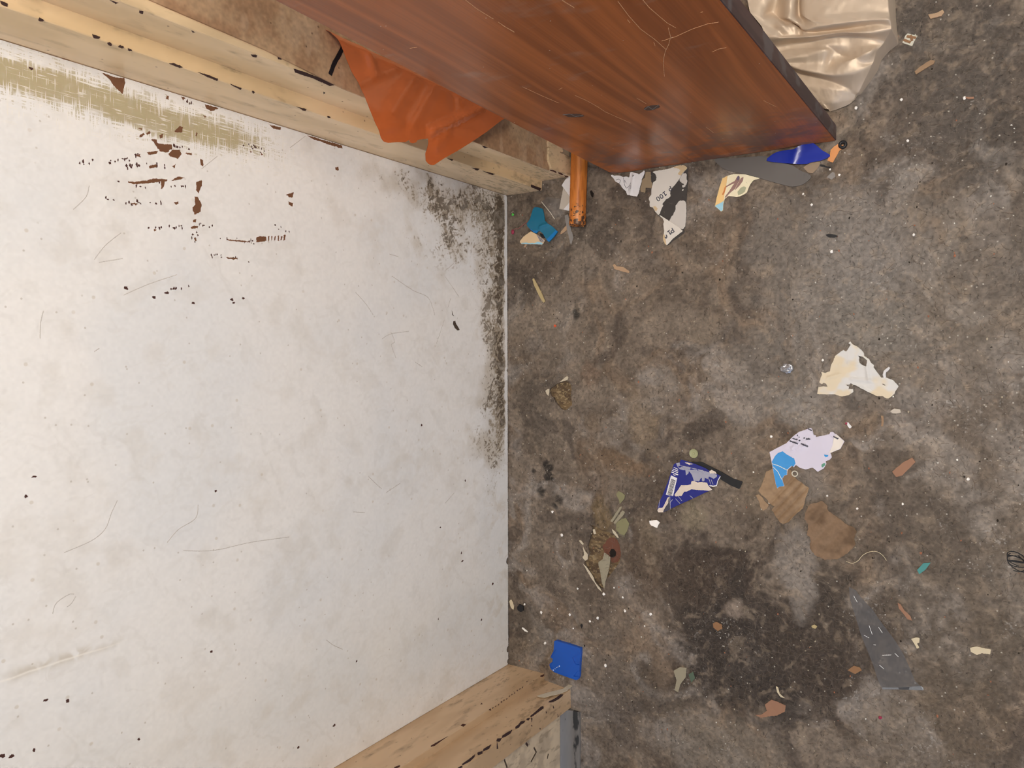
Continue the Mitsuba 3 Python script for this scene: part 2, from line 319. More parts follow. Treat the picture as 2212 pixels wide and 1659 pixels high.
mat('mat_bare', lin(120, 82, 58), .7)            # paint primer showing where the white has flaked off
mat('mat_bare_dark', lin(78, 50, 44), .7)
mat('mat_chip_dark', lin(62, 44, 42), .7)
mat('mat_black', (.012, .012, .014), .45)
mat('mat_dirt', (.07, .05, .035), .9)
mat('mat_scratch', (.50, .27, .14), .6)
mat('mat_gouge', (.075, .040, .030), .5)
mat('mat_pencil', (.53, .495, .455), .6)
mat('mat_white', (.80, .77, .74), .6)
mat('mat_cream', (.74, .66, .54), .7)

# ---------------------------------------------------------------- the setting
HOLE1 = [(0.07181,-0.07826),(0.07877,-0.08912),(0.08199,-0.0963),(0.08472,-0.10698),(0.08377,-0.11169),(0.0782,-0.11579),(0.07209,-0.11696),(0.06439,-0.11579),(0.04808,-0.11813),(0.04432,-0.11285),(0.03948,-0.10696),(0.0403,-0.10104),(0.04475,-0.09508),(0.0518,-0.0885),(0.05794,-0.08549),(0.06093,-0.08067),(0.06762,-0.07704)]
HOLE2 = [(-0.13178,-0.14711),(-0.13655,-0.15328),(-0.14568,-0.15083),(-0.16418,-0.14465),(-0.17714,-0.14714),(-0.19172,-0.13844),(-0.20171,-0.14592),(-0.21658,-0.15705),(-0.226,-0.16685),(-0.22609,-0.17293),(-0.21126,-0.17653),(-0.19756,-0.1873),(-0.18186,-0.19795),(-0.1696,-0.20051),(-0.15485,-0.19789),(-0.14296,-0.18957),(-0.13903,-0.17761),(-0.13656,-0.16673),(-0.13295,-0.15574)]
h1, h2 = ragged(HOLE1, .0008, .0012, 3), ragged(HOLE2, .0009, .0012, 5)
floor_poly = Polygon([(-1.6, -2.2), (1.7, -2.2), (1.7, .5), (-1.6, .5)], [list(h1.exterior.coords), list(h2.exterior.coords)])
m = trimesh.creation.extrude_polygon(floor_poly, .0035, engine='earcut'); m.vertices[:, 2] -= .0035
add('floor', m, 'mat_floor'); tag('floor', 'dirty grey-brown worn floor covering with stains, lint and crumbs', 'floor', kind='structure')
def sub_rgb(p, n, uv):
    a = fbm(p.x * 260, p.y * 70, 2.0, octaves=3); b = fbm(p.x * 120, p.y * 120, 4.0, octaves=3)
    c = mix((.165, .115, .066), (.085, .058, .038), smoothstep(.35, .65, a * .6 + b * .4))
    return mix(c, (.30, .225, .13), smoothstep(.62, .74, fbm(p.x * 400, p.y * 300, 8.0, octaves=2)) * .7)
scene['mat_board_under'] = {'type': 'bumpmap', 'scale': .0012, 'arbitrary': proc(lambda p, n, uv: fbm(p.x * 260, p.y * 90, 2.0, octaves=3)), 'bsdf': {'type': 'diffuse', 'reflectance': proc(sub_rgb)}}
m = trimesh.creation.box((3.3, 2.7, .02)); m.apply_translation((.05, -.85, -.0142)); add('subfloor', m, 'mat_board_under', 'floor')
labels['floor__subfloor'] = {'label': 'yellowish fibreboard showing through the two torn holes in the floor covering'}

# door: one slab with a nibbled bottom edge
edge = [(-.3785, .004)]
rs = np.random.default_rng(4)
for x in np.arange(-.375, .378, .006): edge.append((x, .0012 + .0006 * rs.random()))
edge += [(.3785, .003)]
door = poly([(-.3785, 2.0)] + edge + [(.3785, 2.0)])
for cx_, r_ in (([(-0.20871,0.00352)][0][0], .0062), ([(-0.3535,0.00161)][0][0], .0055), ([(-0.37331,0.00171)][0][0], .004), (.10, .003), (-.11, .0025)):
    door = door.difference(Point(cx_, .0005).buffer(r_, quad_segs=6))
m = trimesh.creation.extrude_polygon(door, .038, engine='earcut'); v = m.vertices; m.vertices = np.c_[v[:, 0], .038 - v[:, 2], v[:, 1]]; m.fix_normals()
add('door_1', m, 'mat_door'); tag('door_1', 'white painted door slab, scuffed, with brown flaked spots and black grime along its bottom edge', 'door', kind='structure')
FLAKES = [[(0.3771,0.64736),(0.37639,0.63814),(0.37823,0.6272),(0.37416,0.62655),(0.36354,0.62898),(0.36735,0.63545),(0.37272,0.64108)], [(0.37672,0.54397),(0.3776,0.5277),(0.37528,0.53049),(0.37171,0.53691),(0.37296,0.54226)], [(0.37619,0.46402),(0.37694,0.44916),(0.37435,0.4492),(0.37288,0.45882)],
 [(0.3773,0.41119),(0.37734,0.38389),(0.37767,0.35643),(0.37428,0.35648),(0.37387,0.37905),(0.37476,0.39119),(0.37473,0.40307)], [(0.32798,0.60163),(0.32981,0.59687),(0.32573,0.59536),(0.32644,0.58894),(0.3281,0.58159),(0.32527,0.58082),(0.31931,0.58746),(0.31939,0.59389),(0.32314,0.597)],
 [(0.31834,0.58505),(0.323,0.58086),(0.32484,0.57254),(0.32139,0.57093),(0.3161,0.57438),(0.31661,0.58263)], [(0.31515,0.60657),(0.31904,0.5955),(0.31573,0.59715),(0.31329,0.60506)], [(0.34171,0.57803),(0.34844,0.57208),(0.34774,0.56873),(0.34296,0.56967),(0.34079,0.57556)],
 [(0.32874,0.61399),(0.33275,0.60931),(0.33074,0.60858),(0.32718,0.61326)], [(0.3333,0.60698),(0.33571,0.60304),(0.3335,0.60309),(0.33173,0.60624)], [(0.33353,0.59361),(0.33672,0.58954),(0.33279,0.59042),(0.33104,0.59286)], [(0.33582,0.6146),(0.33654,0.61046),(0.33482,0.61157)],
 [(0.32118,0.55031),(0.32036,0.5468),(0.31409,0.54692),(0.31433,0.54956)], [(0.30226,0.60528),(0.30608,0.59734),(0.30311,0.5974),(0.3005,0.60453)], [(0.28456,0.62544),(0.28468,0.62094),(0.28872,0.60711),(0.29182,0.60079),(0.29336,0.58635),(0.29186,0.58638),(0.28797,0.60086),(0.28334,0.61643),(0.28297,0.62472)],
 [(0.29065,0.59286),(0.29065,0.58884),(0.28422,0.59139),(0.28318,0.59301)], [(0.29338,0.58226),(0.29859,0.57472),(0.29836,0.568),(0.29493,0.57645)], [(0.29693,0.55514),(0.29964,0.54895),(0.29416,0.54906),(0.28649,0.55272),(0.28837,0.5553)],
 [(0.28184,0.55717),(0.28244,0.55367),(0.27535,0.54941),(0.26802,0.55131),(0.26396,0.5575),(0.27055,0.55998),(0.27421,0.55644)], [(0.27276,0.57937),(0.27421,0.57519),(0.27193,0.57523),(0.27045,0.57776)], [(0.26435,0.62436),(0.26601,0.61603),(0.26389,0.61835)],
 [(0.25083,0.48364),(0.25304,0.47953),(0.25325,0.47129),(0.24913,0.47032),(0.24545,0.48373)], [(0.24449,0.52083),(0.24564,0.49177),(0.24464,0.49179),(0.24311,0.51897)], [(0.25169,0.56206),(0.25356,0.55421),(0.25121,0.55426),(0.24948,0.56124)],
 [(0.30395,0.44274),(0.30851,0.43161),(0.30196,0.43394),(0.30173,0.43838)], [(0.3653,0.54596),(0.36511,0.54241),(0.36309,0.54423)], [(0.37449,0.58557),(0.37412,0.58314),(0.37058,0.58353),(0.37076,0.58613)], [(0.37735,0.56985),(0.37759,0.56512),(0.37446,0.56822)],
 [(0.3783,0.68165),(0.3817,0.67638),(0.38307,0.6691),(0.38,0.67116)], [(0.22588,0.52176),(0.22614,0.50856),(0.22452,0.50858),(0.22398,0.51993)], [(0.32345,0.589),(0.32547,0.58327),(0.32002,0.5842),(0.31913,0.58828)], [(0.29665,0.43957),(0.29599,0.43292),(0.29229,0.4341),(0.29332,0.43852)],
 [(0.30714,0.58117),(0.31026,0.57698),(0.30613,0.57872)], [(0.31063,0.61739),(0.31218,0.61356),(0.31,0.6136),(0.30872,0.61622)], [(0.32384,0.56666),(0.32425,0.55982),(0.32271,0.55985),(0.32249,0.56584)], [(0.25857,0.55934),(0.26002,0.55584),(0.25677,0.55677),(0.25671,0.55937)], [(0.24133,0.55845),(0.2413,0.55619),(0.23849,0.55625),(0.23828,0.55799)],
 [(0.34216,0.4901),(0.34152,0.48772),(0.33976,0.48974)], [(0.34274,0.47597),(0.34193,0.47352),(0.34031,0.4756)], [(0.34939,0.36823),(0.35079,0.36317),(0.34667,0.36323),(0.34619,0.36753)], [(0.24407,0.60095),(0.24361,0.5989),(0.24161,0.60053)], [(0.34666,0.5542),(0.34617,0.55299),(0.34259,0.55376),(0.34288,0.55514)]]
for i in range(9):
    u = [(1715 + 13 * i, 1512 + 3 * (i % 3)), (1722 + 13 * i, 1510), (1722 + 13 * i, 1536 + 4 * (i % 2)), (1716 + 13 * i, 1542)]
FLAKES += [[(0.25385,0.46795),(0.25435,0.46669),(0.24957,0.46677),(0.24873,0.46804)], [(0.25473,0.46374),(0.2549,0.46247),(0.2507,0.46317),(0.24991,0.46403)], [(0.2553,0.45928),(0.25584,0.45778),(0.25088,0.45893),(0.25038,0.46021)], [(0.25617,0.45521),(0.25671,0.4537),(0.2512,0.45358),(0.25139,0.45486)], [(0.25641,0.45069),(0.25735,0.44873),(0.252,0.4499),(0.25149,0.4512)], [(0.25796,0.44676),(0.25897,0.44434),(0.25332,0.44487),(0.25195,0.44751)]]
for i, q in enumerate(FLAKES):
    add('bare_patch', to_wall(sheet(ragged(q, .0009, .0007, 40 + i), .00025), .0), 'mat_bare', 'door_1')
    if i == 0: labels['door_1__bare_patch'] = {'label': 'brown primer bared where the white paint has flaked off'}
small = []
r = np.random.default_rng(11)
for line, n, s in (([(0.29676,0.64411),(0.30573,0.62351),(0.31235,0.61279)], 16, .0011), ([(0.29762,0.62813),(0.3046,0.59737),(0.30672,0.57954)], 14, .0012), ([(0.26714,0.64757),(0.26294,0.63473),(0.27203,0.58839)], 16, .0010), ([(0.24363,0.60957),(0.24974,0.57062),(0.25909,0.53171)], 18, .0010),
                   ([(0.24317,0.56222),(0.24742,0.55345),(0.23242,0.56156)], 6, .0012), ([(0.34525,0.50571),(0.34773,0.47996),(0.34324,0.46978)], 14, .0009), ([(0.24423,0.53564),(0.24482,0.52082),(0.24613,0.48372)], 14, .0009), ([(0.37539,0.56482),(0.37372,0.55973),(0.37643,0.55537)], 6, .0010),
                   ([(0.29257,0.67306),(0.29481,0.66225),(0.29584,0.65397)], 5, .0011), ([(0.32602,0.58081),(0.32825,0.56742),(0.32548,0.55198)], 7, .0013), ([(0.28137,0.6387),(0.28317,0.61339),(0.29256,0.55783)], 10, .0011), ([(0.18708,0.59322),(0.18988,0.57523),(0.19409,0.55992)], 7, .0009), ([(0.2261,0.5418),(0.22628,0.52546),(0.22575,0.48707)], 12, .0009),
                   ([(0.26577,0.4606),(0.26467,0.44338),(0.26146,0.42786)], 5, .001)):
    L = LineString(line)
    for k in range(n):
        c = L.interpolate(r.random(), normalized=True)
        small.append(to_wall(sheet(blob(c.x + r.normal() * .0012, c.y + r.normal() * .0012, s * r.uniform(.5, 1.4), s * r.uniform(.4, 1.0), int(r.integers(1e6))), .00022), 0))
for q in ([(0.18211,0.51561)], [(0.17899,0.51359)], [(0.1843,0.50119)], [(0.17905,0.60241)], [(0.18407,0.58927)], [(0.17598,0.56061)], [(0.1859,0.62961)], [(0.02141,0.71253)], [(0.00578,0.71917)], [(-0.01611,0.53841)], [(-0.18169,0.54685)], [(-0.32639,0.37948)], [(-0.24021,0.62582)], [(-0.20504,0.74179)], [(-0.20826,0.73512)], [(-0.3297,0.43502)], [(-0.17169,0.70773)], [(-0.17882,0.68962)], [(-0.21057,0.71784)], [(-0.16934,0.12519)], [(-0.18197,0.12265)], [(-0.06252,0.11486)], [(-0.12206,0.17373)], [(0.02756,0.21348)], [(-0.23579,0.04473)], [(-0.28424,0.07528)], [(-0.2531,0.17964)], [(-0.28412,0.07573)], [(-0.26025,0.34134)], [(-0.32621,0.37917)], [(0.36255,0.70749)]):
    x, z = q[0]; small.append(to_wall(sheet(blob(x, z, r.uniform(.0009, .0018), r.uniform(.0010, .0022), int(r.integers(1e6))), .00022), 0))
k = add('paint_chips', join(small), 'mat_bare_dark', 'door_1'); labels[k] = {'kind': 'stuff', 'label': 'small brown chips and specks where paint is missing'}
# scratches and scuffs drawn into the paint
sc = [[(-0.00994,0.64184),(-0.02076,0.6476),(-0.03378,0.65334),(-0.04219,0.66575),(-0.0479,0.68932)], [(-0.02723,0.55919),(-0.04051,0.56231),(-0.04817,0.58114),(-0.05844,0.59309)], [(-0.21771,0.39074),(-0.2273,0.37999),(-0.23739,0.3648)], [(-0.07096,0.34387),(-0.07486,0.32471)], [(-0.07041,0.57604),(-0.07737,0.54154),(-0.07821,0.49551),(-0.08262,0.44487)],
      [(-0.0987,0.70029),(-0.09062,0.69732),(-0.08582,0.68729),(-0.08637,0.68225)], [(-0.08901,0.68085),(-0.09406,0.68459),(-0.09608,0.68824)], [(0.20933,0.65797),(0.2229,0.64796),(0.23595,0.63339)], [(0.17934,0.63165),(0.19119,0.60731),(0.20251,0.5783)], [(0.20699,0.65388),(0.21269,0.63242)], [(0.12706,0.65973),(0.12987,0.65552)], [(0.22768,0.27042),(0.21807,0.24606),(0.21111,0.22583),(0.20513,0.19956),(0.19266,0.18883),(0.18062,0.18346)],
      [(0.17438,0.16249),(0.15984,0.16971),(0.14097,0.17969)], [(0.15448,0.27369),(0.14226,0.26661),(0.13723,0.27269),(0.12074,0.26443)], [(0.14513,0.29033),(0.15201,0.27372),(0.15621,0.23921)], [(0.20184,0.33655),(0.18883,0.31929),(0.17521,0.30603)], [(0.25701,0.14004),(0.24428,0.16042)], [(0.23712,0.16048),(0.21056,0.12858)], [(0.11468,0.22558),(0.10817,0.21123)], [(0.20571,0.1478),(0.19274,0.15372)], [(0.25585,0.27486),(0.25439,0.258)],
      [(-0.02984,0.31732),(-0.04046,0.30487),(-0.0491,0.29356)], [(-0.05543,0.28492),(-0.04695,0.25791)], [(-0.08924,0.16285),(-0.07675,0.14111)], [(0.35743,0.43638),(0.37586,0.41353)], [(0.31138,0.54873),(0.32775,0.53045)], [(0.25088,0.67529),(0.26359,0.66429),(0.27372,0.66134)], [(0.16098,0.70203),(0.15106,0.70447),(0.13797,0.70525)]]
k = add('scuff_marks', join(to_wall(stroke(spline(q, 5, False), .0007, .00018), 0) for q in sc), 'mat_pencil', 'door_1'); labels[k] = {'kind': 'stuff', 'label': 'thin grey scratches and scuff lines'}
# deep dark gouges near the bottom edge
for q in ([(0.18921,0.14503),(0.18426,0.14215),(0.18107,0.14012),(0.18204,0.14305)], [(0.17338,0.14136),(0.17445,0.13722),(0.16907,0.1343),(0.16554,0.13016),(0.16141,0.12659),(0.16054,0.13139),(0.16347,0.13791),(0.16971,0.14227)]):
    add('gouge', to_wall(sheet(ragged(q, .0003, .0008, 8), .00025), 0), 'mat_dirt', 'door_1')

# the two jambs: stepped profile, one piece each, with softened arrises
def jamb(pts):
    p = poly(pts).buffer(-.0012, join_style='mitre').buffer(.0012, quad_segs=3)
    m = trimesh.creation.extrude_polygon(p, 2.05, engine='earcut'); return m
rj = [(.3792, .06), (.3792, -.0640), (.3937, -.0648), (.3940, -.1122), (.424, -.1128), (.424, .06)]
lj = [(-.3792, .06), (-.3790, -.0672), (-.3893, -.0676), (-.3935, -.1150), (-.4222, -.1155), (-.4222, .06)]
add('trim_1', jamb(rj), 'mat_beige'); tag('trim_1', 'beige painted stepped door jamb behind the brown wooden board, paint chipped along its edges', 'door frame', kind='structure')
add('trim_2', jamb(lj), 'mat_beige_dirty'); tag('trim_2', 'beige painted stepped door jamb below the blue plastic clip, dark chips along its outer edge', 'door frame', kind='structure')
ch = []
r = np.random.default_rng(21)
for (pts_, s) in (([(0.37916,0.72897),(0.38076,0.68625),(0.37852,0.6761),(0.37923,0.66627),(0.37907,0.65892),(0.37963,0.61312),(0.37895,0.53518),(0.37878,0.47305),(0.37981,0.43753)], .0009), ):
    for x, z in pts_: ch.append(to_wall(sheet(blob(x, z, s * r.uniform(.8, 1.5), s * r.uniform(1.2, 2.6), int(r.integers(1e6))), .0004), -.0645))
for q in ([(0.37869,0.62361),(0.38049,0.61912),(0.3801,0.6116),(0.37825,0.61315)], [(0.37995,0.59532),(0.38055,0.5849),(0.38015,0.57424),(0.37804,0.57511),(0.37841,0.58494)], [(0.37952,0.56161),(0.37887,0.54859),(0.37713,0.54951),(0.37832,0.55819)], [(0.38134,0.68999),(0.38162,0.68371),(0.3793,0.68502),(0.37865,0.6888)], [(0.38273,0.75681),(0.38241,0.75162),(0.37993,0.7522),(0.38028,0.75583)]):
    ch.append(to_wall(sheet(ragged(q, .0004, .001, 3), .0004), -.0645))
for q in ([(0.43046,0.24727),(0.43384,0.24343),(0.4321,0.24088)], [(0.3775,0.18211),(0.37955,0.16344),(0.37583,0.16926)], [(0.37815,0.15759),(0.37972,0.12749),(0.37677,0.13364)], [(0.38238,0.03161),(0.38192,0.00264),(0.37741,0.00634),(0.3786,0.03162)], [(0.37894,0.23493),(0.37977,0.2218),(0.37758,0.22447)], [(0.37911,0.48216),(0.38006,0.46888),(0.37767,0.47059)]):
    ch.append(to_wall(sheet(ragged(q, .0004, .001, 3), .0004), -.0645))
for q in ([(0.39417,0.52603),(0.39512,0.51083),(0.395,0.49109),(0.39367,0.47468),(0.39109,0.48095),(0.39221,0.50308),(0.39108,0.52421)], [(0.39201,0.57454),(0.39362,0.5678),(0.39112,0.56869),(0.39061,0.5729)], [(0.3923,0.67863),(0.39314,0.67503),(0.39105,0.67546),(0.3907,0.67841)], [(0.39271,0.63332),(0.39258,0.63),(0.39128,0.6319)], [(0.39992,0.54456),(0.4005,0.53916),(0.39802,0.54065),(0.39746,0.54425)], [(0.39162,0.70205),(0.392,0.69481),(0.3905,0.69727)]):
    ch.append(to_wall(sheet(ragged(q, .0004, .001, 3), .0005), -.1125))
for q in ([(-0.0888,0.46751),(-0.08812,0.46434),(-0.08398,0.4626)], [(-0.1047,0.21257),(-0.10928,0.20225),(-0.1004,0.20108)], [(-0.03037,0.40763),(-0.03076,0.4046),(-0.02613,0.4022)]):
    ch.append(to_side(sheet(poly(q), .0004), .3939))
k = add('paint_chips', join(ch), 'mat_chip_dark', 'trim_1'); labels[k] = {'kind': 'stuff', 'label': 'dark purple-brown chips along the paint edges'}
CH2 = [[(-0.39187,0.02373),(-0.38905,0.03135),(-0.38937,0.0453),(-0.38718,0.06416),(-0.38802,0.06622),(-0.39221,0.05375),(-0.39398,0.0389),(-0.39344,0.02701)], [(-0.38719,0.08251),(-0.38648,0.08852),(-0.38772,0.10038),(-0.38862,0.11683),(-0.39094,0.11493),(-0.39117,0.10235),(-0.39127,0.08853),(-0.39117,0.08051)], [(-0.39084,0.1178),(-0.38887,0.12538),(-0.39019,0.12727),(-0.39297,0.12161)], [(-0.3901,0.13008),(-0.38653,0.14029),(-0.38868,0.14763),(-0.38879,0.15488),(-0.39169,0.15399),(-0.39312,0.14674),(-0.3909,0.14215),(-0.39169,0.13383)],
       [(-0.38954,0.16294),(-0.38811,0.17615),(-0.38778,0.18651),(-0.39038,0.18739),(-0.39213,0.17964),(-0.39273,0.16739)], [(-0.39051,0.18824),(-0.38674,0.19839),(-0.38959,0.20093),(-0.39328,0.19337)], [(-0.38879,0.21259),(-0.3874,0.22948),(-0.39011,0.23088),(-0.39222,0.2183)], [(-0.38902,0.23226),(-0.3864,0.2432),(-0.39027,0.24187),(-0.39208,0.23283)], [(-0.3865,0.2486),(-0.38714,0.2619),(-0.38697,0.2749),(-0.38856,0.27491),(-0.39073,0.25929),(-0.38917,0.24996)], [(-0.38878,0.2762),(-0.38762,0.2851),(-0.39067,0.28259),(-0.39095,0.27493)],
       [(-0.41509,0.04),(-0.4209,0.03787),(-0.42061,0.04001)], [(-0.42173,0.12739),(-0.42685,0.12269),(-0.43008,0.12365),(-0.42404,0.12928)], [(-0.39184,0.11397),(-0.39403,0.11109),(-0.39849,0.11303)], [(-0.39127,0.19926),(-0.40115,0.19679),(-0.40055,0.19932)], [(-0.39712,0.05376),(-0.40271,0.05061),(-0.40211,0.05272)], [(-0.39821,0.07342),(-0.40248,0.07078),(-0.40144,0.07343)], [(-0.41561,0.09159),(-0.41895,0.08861),(-0.41826,0.0916)], [(-0.4028,0.11401),(-0.40533,0.11113),(-0.40497,0.11306)]]
for i, q in enumerate(CH2): add('paint_chip', to_wall(sheet(ragged(q, .0003, .0008, 70 + i), .0006), -.1152), 'mat_chip_dark', 'trim_2')
ch = []
for q in ([(-0.37953,0.00119),(-0.37843,0.01096),(-0.37977,0.01204),(-0.38262,0.00556),(-0.38164,0.0001)], [(-0.37854,0.06294),(-0.38126,0.1406)], [(-0.37854,0.03011),(-0.38024,0.03011),(-0.37893,0.03221)], [(-0.37397,0.04772),(-0.37327,0.05282),(-0.37456,0.05079)], [(-0.37446,0.21107),(-0.3748,0.21662),(-0.37898,0.20971),(-0.37814,0.20409)], [(-0.37866,0.14665),(-0.37869,0.15125),(-0.38197,0.14513)], [(-0.37813,0.24366),(-0.37687,0.2606),(-0.37593,0.27832),(-0.37756,0.27833),(-0.37914,0.27081),(-0.37847,0.25285)], [(-0.37517,0.33645),(-0.37297,0.34649),(-0.37527,0.34651),(-0.37698,0.3376)], [(-0.36247,0.16775),(-0.36312,0.17073),(-0.36505,0.16568)]):
    if len(q) < 3:
        L = LineString(q)
        for k in range(12):
            c = L.interpolate(k / 11, normalized=True); ch.append(to_wall(sheet(blob(c.x + .0006 * (k % 3), c.y, .0009, .0013, 300 + k), .0004), -.0671))
    else: ch.append(to_wall(sheet(ragged(q, .0003, .0008, 6), .0004), -.0673))
k = add('paint_chips', join(ch), 'mat_bare_dark', 'trim_2'); labels[k] = {'kind': 'stuff', 'label': 'small brown chips along the inner arris'}

# wall beside the lock side: brown hardboard facing over plaster, its lower edge ragged, its inner edge slightly out of plumb
m = trimesh.creation.box((1.2, .17, 2.4)); m.apply_translation((.4242 + .6, .056 - .0855 + .0001, 1.2)); m.vertices[:, 1] = np.where(m.vertices[:, 1] < 0, -.1128, m.vertices[:, 1])
add('wall_right', m, 'mat_plaster'); tag('wall_right', 'wall beside the door frame behind the wooden board, faced in mottled brown', 'wall', kind='structure')
panel = poly([(.4030, .66), (.4005, .56), (.3928, .465), (.3905, .24), (.3908, .111), (.3912, .0609), (.3965, .0618), (.4005, .0655), (.405, .068), (.4222, .0680), (.436, .0640), (.46, .06), (1.6, .06), (1.6, 2.4), (.425, 2.4), (.424, 1.2)])
add('brown_facing', to_wall(sheet(panel, .0016), -.1129), 'mat_brown_wall', 'wall_right', ); labels['wall_right__brown_facing'] = {'label': 'mottled brown hardboard facing of the wall'}
bb1 = poly([(.3935, .0005), (.4210, .0005), (.4215, .020), (.4225, .045), (.4222, .0672), (.405, .0672), (.4005, .0645), (.3962, .061), (.3935, .0600)])
bb2 = poly(spline([(.4232, .028), (.432, .030), (.4370, .036), (.4395, .050), (.44, .062), (.4232, .0665)], 3))
bb3 = poly([(.46, .0005), (1.6, .0005), (1.6, .058), (.46, .058)])
add('baseboard_right', to_wall(sheet(bb3, .003), -.1130), 'mat_beige'); tag('baseboard_right', 'beige painted plaster skirting at the foot of the brown wall', 'skirting', kind='structure')
add('block', to_wall(sheet(ragged(list(bb1.exterior.coords)[:-1], .0003, .002, 3), .0045), -.1130), 'mat_beige', 'baseboard_right')
add('block', to_wall(sheet(ragged(list(bb2.exterior.coords)[:-1], .0006, .002, 4), .0040), -.1130), 'mat_beige', 'baseboard_right')
for q in ([(0.39051,0.06517),(0.39212,0.05528),(0.39165,0.0467),(0.38946,0.0467),(0.39023,0.05386),(0.38936,0.06377)], [(0.39141,0.04237),(0.39239,0.03361),(0.39162,0.02623),(0.38994,0.0292),(0.3897,0.03801)], [(0.39035,0.02326),(0.39201,0.01275),(0.39043,0.01123),(0.38908,0.02027)]):
    add('chip', to_wall(sheet(ragged(q, .0002, .0006, 3), .0004), -.1176), 'mat_bare_dark', 'baseboard_right')

m = trimesh.creation.box((1.2, .16, 2.4)); m.apply_translation((-.4226 - .6, -.1028 + .08, 1.2))
add('wall_left', m, 'mat_plaster'); tag('wall_left', 'rough beige plaster wall beside the lower door jamb', 'wall', kind='structure')
ck = [[(-0.45096,0.08691),(-0.46001,0.08095),(-0.46788,0.09487)], [(-0.4352,0.16365),(-0.44428,0.15926),(-0.44814,0.1575)], [(-0.47807,0.0471),(-0.48269,0.04921)]]
k = add('crack', join(to_wall(stroke(q, .0024, .0004), -.1028) for q in ck), 'mat_dirt', 'wall_left')
def strip_rgb(p, n, uv):
    a = fbm(p.x * 30, p.y * 120, 2.0, octaves=3); b = fbm(p.x * 90, p.y * 300, 5.0, octaves=3)
    c = mix((.190, .180, .175), (.145, .137, .133), a)
    return mix(c, (.030, .032, .035), smoothstep(.52, .66, b * .45 + a * .35 + dr.exp(-dr.square((p.y + .1265) / .0045)) * .24))
scene['mat_strip'] = {'type': 'principled', 'base_color': proc(strip_rgb), 'roughness': .32, 'specular': .6, 'metallic': .25}
prof = poly([(-.1030, .0), (-.1330, .0), (-.1325, .0022), (-.124, .0040), (-.110, .0060), (-.1045, .0110), (-.1030, .0115)])
m = trimesh.creation.extrude_polygon(prof, 1.17, engine='earcut'); v = m.vertices.copy(); m.vertices = np.c_[-.4235 - v[:, 2], v[:, 0], v[:, 1] + .0002]; m.fix_normals()
add('trim_3', m, 'mat_strip', smooth=35); tag('trim_3', 'grey metal edging strip along the foot of the beige wall, blackened along its outer side', 'floor trim', kind='structure')

# ceiling lamp of the room, above and behind the camera
x, y = LAMP['size']; v = np.array([(-x, -y, 0), (x, -y, 0), (x, y, 0), (-x, y, 0)], float)
m = trimesh.creation.box((2 * x + .06, 2 * y + .06, .05)); m.apply_translation((LAMP['centre'][0], LAMP['centre'][1], LAMP['centre'][2] + .03))
lamp = thing('work_lamp', 'flat white work lamp hanging above the floor', 'lamp')
add('housing', m, 'mat_white', lamp)
scene[lamp + '__diffuser'] = mikit.ply((v + np.array(LAMP['centre']), np.array([[0, 2, 1], [0, 3, 2]])), 'mat_white', emitter={'type': 'area', 'radiance': {'type': 'rgb', 'value': list(LAMP['radiance'])}})

# the window in the left-hand wall, outside the frame
y, z = WINDOW['size']; c = WINDOW['centre']
fr = join(lambda_box(*b) for b in ((c[0], c[1], c[2] + z + .03, .06, 2 * y + .12, .06), (c[0], c[1], c[2] - z - .03, .06, 2 * y + .12, .06), (c[0], c[1] - y - .03, c[2], .06, .06, 2 * z), (c[0], c[1] + y + .03, c[2], .06, .06, 2 * z)))
add('window_1', fr, 'mat_white'); tag('window_1', 'white window frame in the left part of the room, outside the photo', 'window', kind='structure')
v = np.array([(c[0], c[1] - y, c[2] - z), (c[0], c[1] + y, c[2] - z), (c[0], c[1] + y, c[2] + z), (c[0], c[1] - y, c[2] + z)])
scene['window_1__pane'] = mikit.ply((v, np.array([[0, 1, 2], [0, 2, 3]])), 'mat_white', emitter={'type': 'area', 'radiance': {'type': 'rgb', 'value': list(WINDOW['radiance'])}})

# ---------------------------------------------------------------- things
def wr(amp, freq, seed, base=.0003, ridges=()):
    """gentle waves of a lying sheet, plus sharp folds given as (point, point, height, width)"""
    def f(x, y):
        z = base + amp * meshkit.fbm(np.c_[x * freq, y * freq, np.full(len(x), seed * 1.7)], 3, seed)
        for a, b, h, w in ridges:
            a, b = np.array(a), np.array(b); d = (b - a) / np.linalg.norm(b - a)
            n = (x - a[0]) * -d[1] + (y - a[1]) * d[0]; t = (x - a[0]) * d[0] + (y - a[1]) * d[1]; L = np.linalg.norm(b - a)
            z = z + h * np.exp(-(n / w) ** 2) * np.clip(1 - np.maximum(-t, t - L) / w / 2, 0, 1) ** 1
        return z
    return f
ZERO = wr(0, 1, 1, .0003)
def lay(key, part, outline, m, dz, k=1, thick=.0003, res=.0025, seed=2, label=None, step=.0003):
    """a printed or torn layer of a sheet, k layers above its base"""
    p = outline if isinstance(outline, Polygon) else poly(outline)
    n = add(part, lift(sheet(p, thick, dz, res, seed), .0002 + step * k), m, key)
    if label: labels[n] = {'label': label}
    return n
def put_text(key, part, text, size, p0, p1, m, dz, z, up_hint, bold=False):
    """printed lettering lying on the floor plane: from p0 towards p1"""
    t = meshkit.text_mesh(text, size, .0002, bold); v = t.vertices.copy()
    e = np.array(p1) - np.array(p0); e /= np.linalg.norm(e); u = np.array([-e[1], e[0]])
    xy = np.array(p0) + v[:, :1] * e + v[:, 1:2] * u
    t.vertices = np.c_[xy, v[:, 2] + dz(xy[:, 0], xy[:, 1]) + z]
    return add(part, t, m, key)

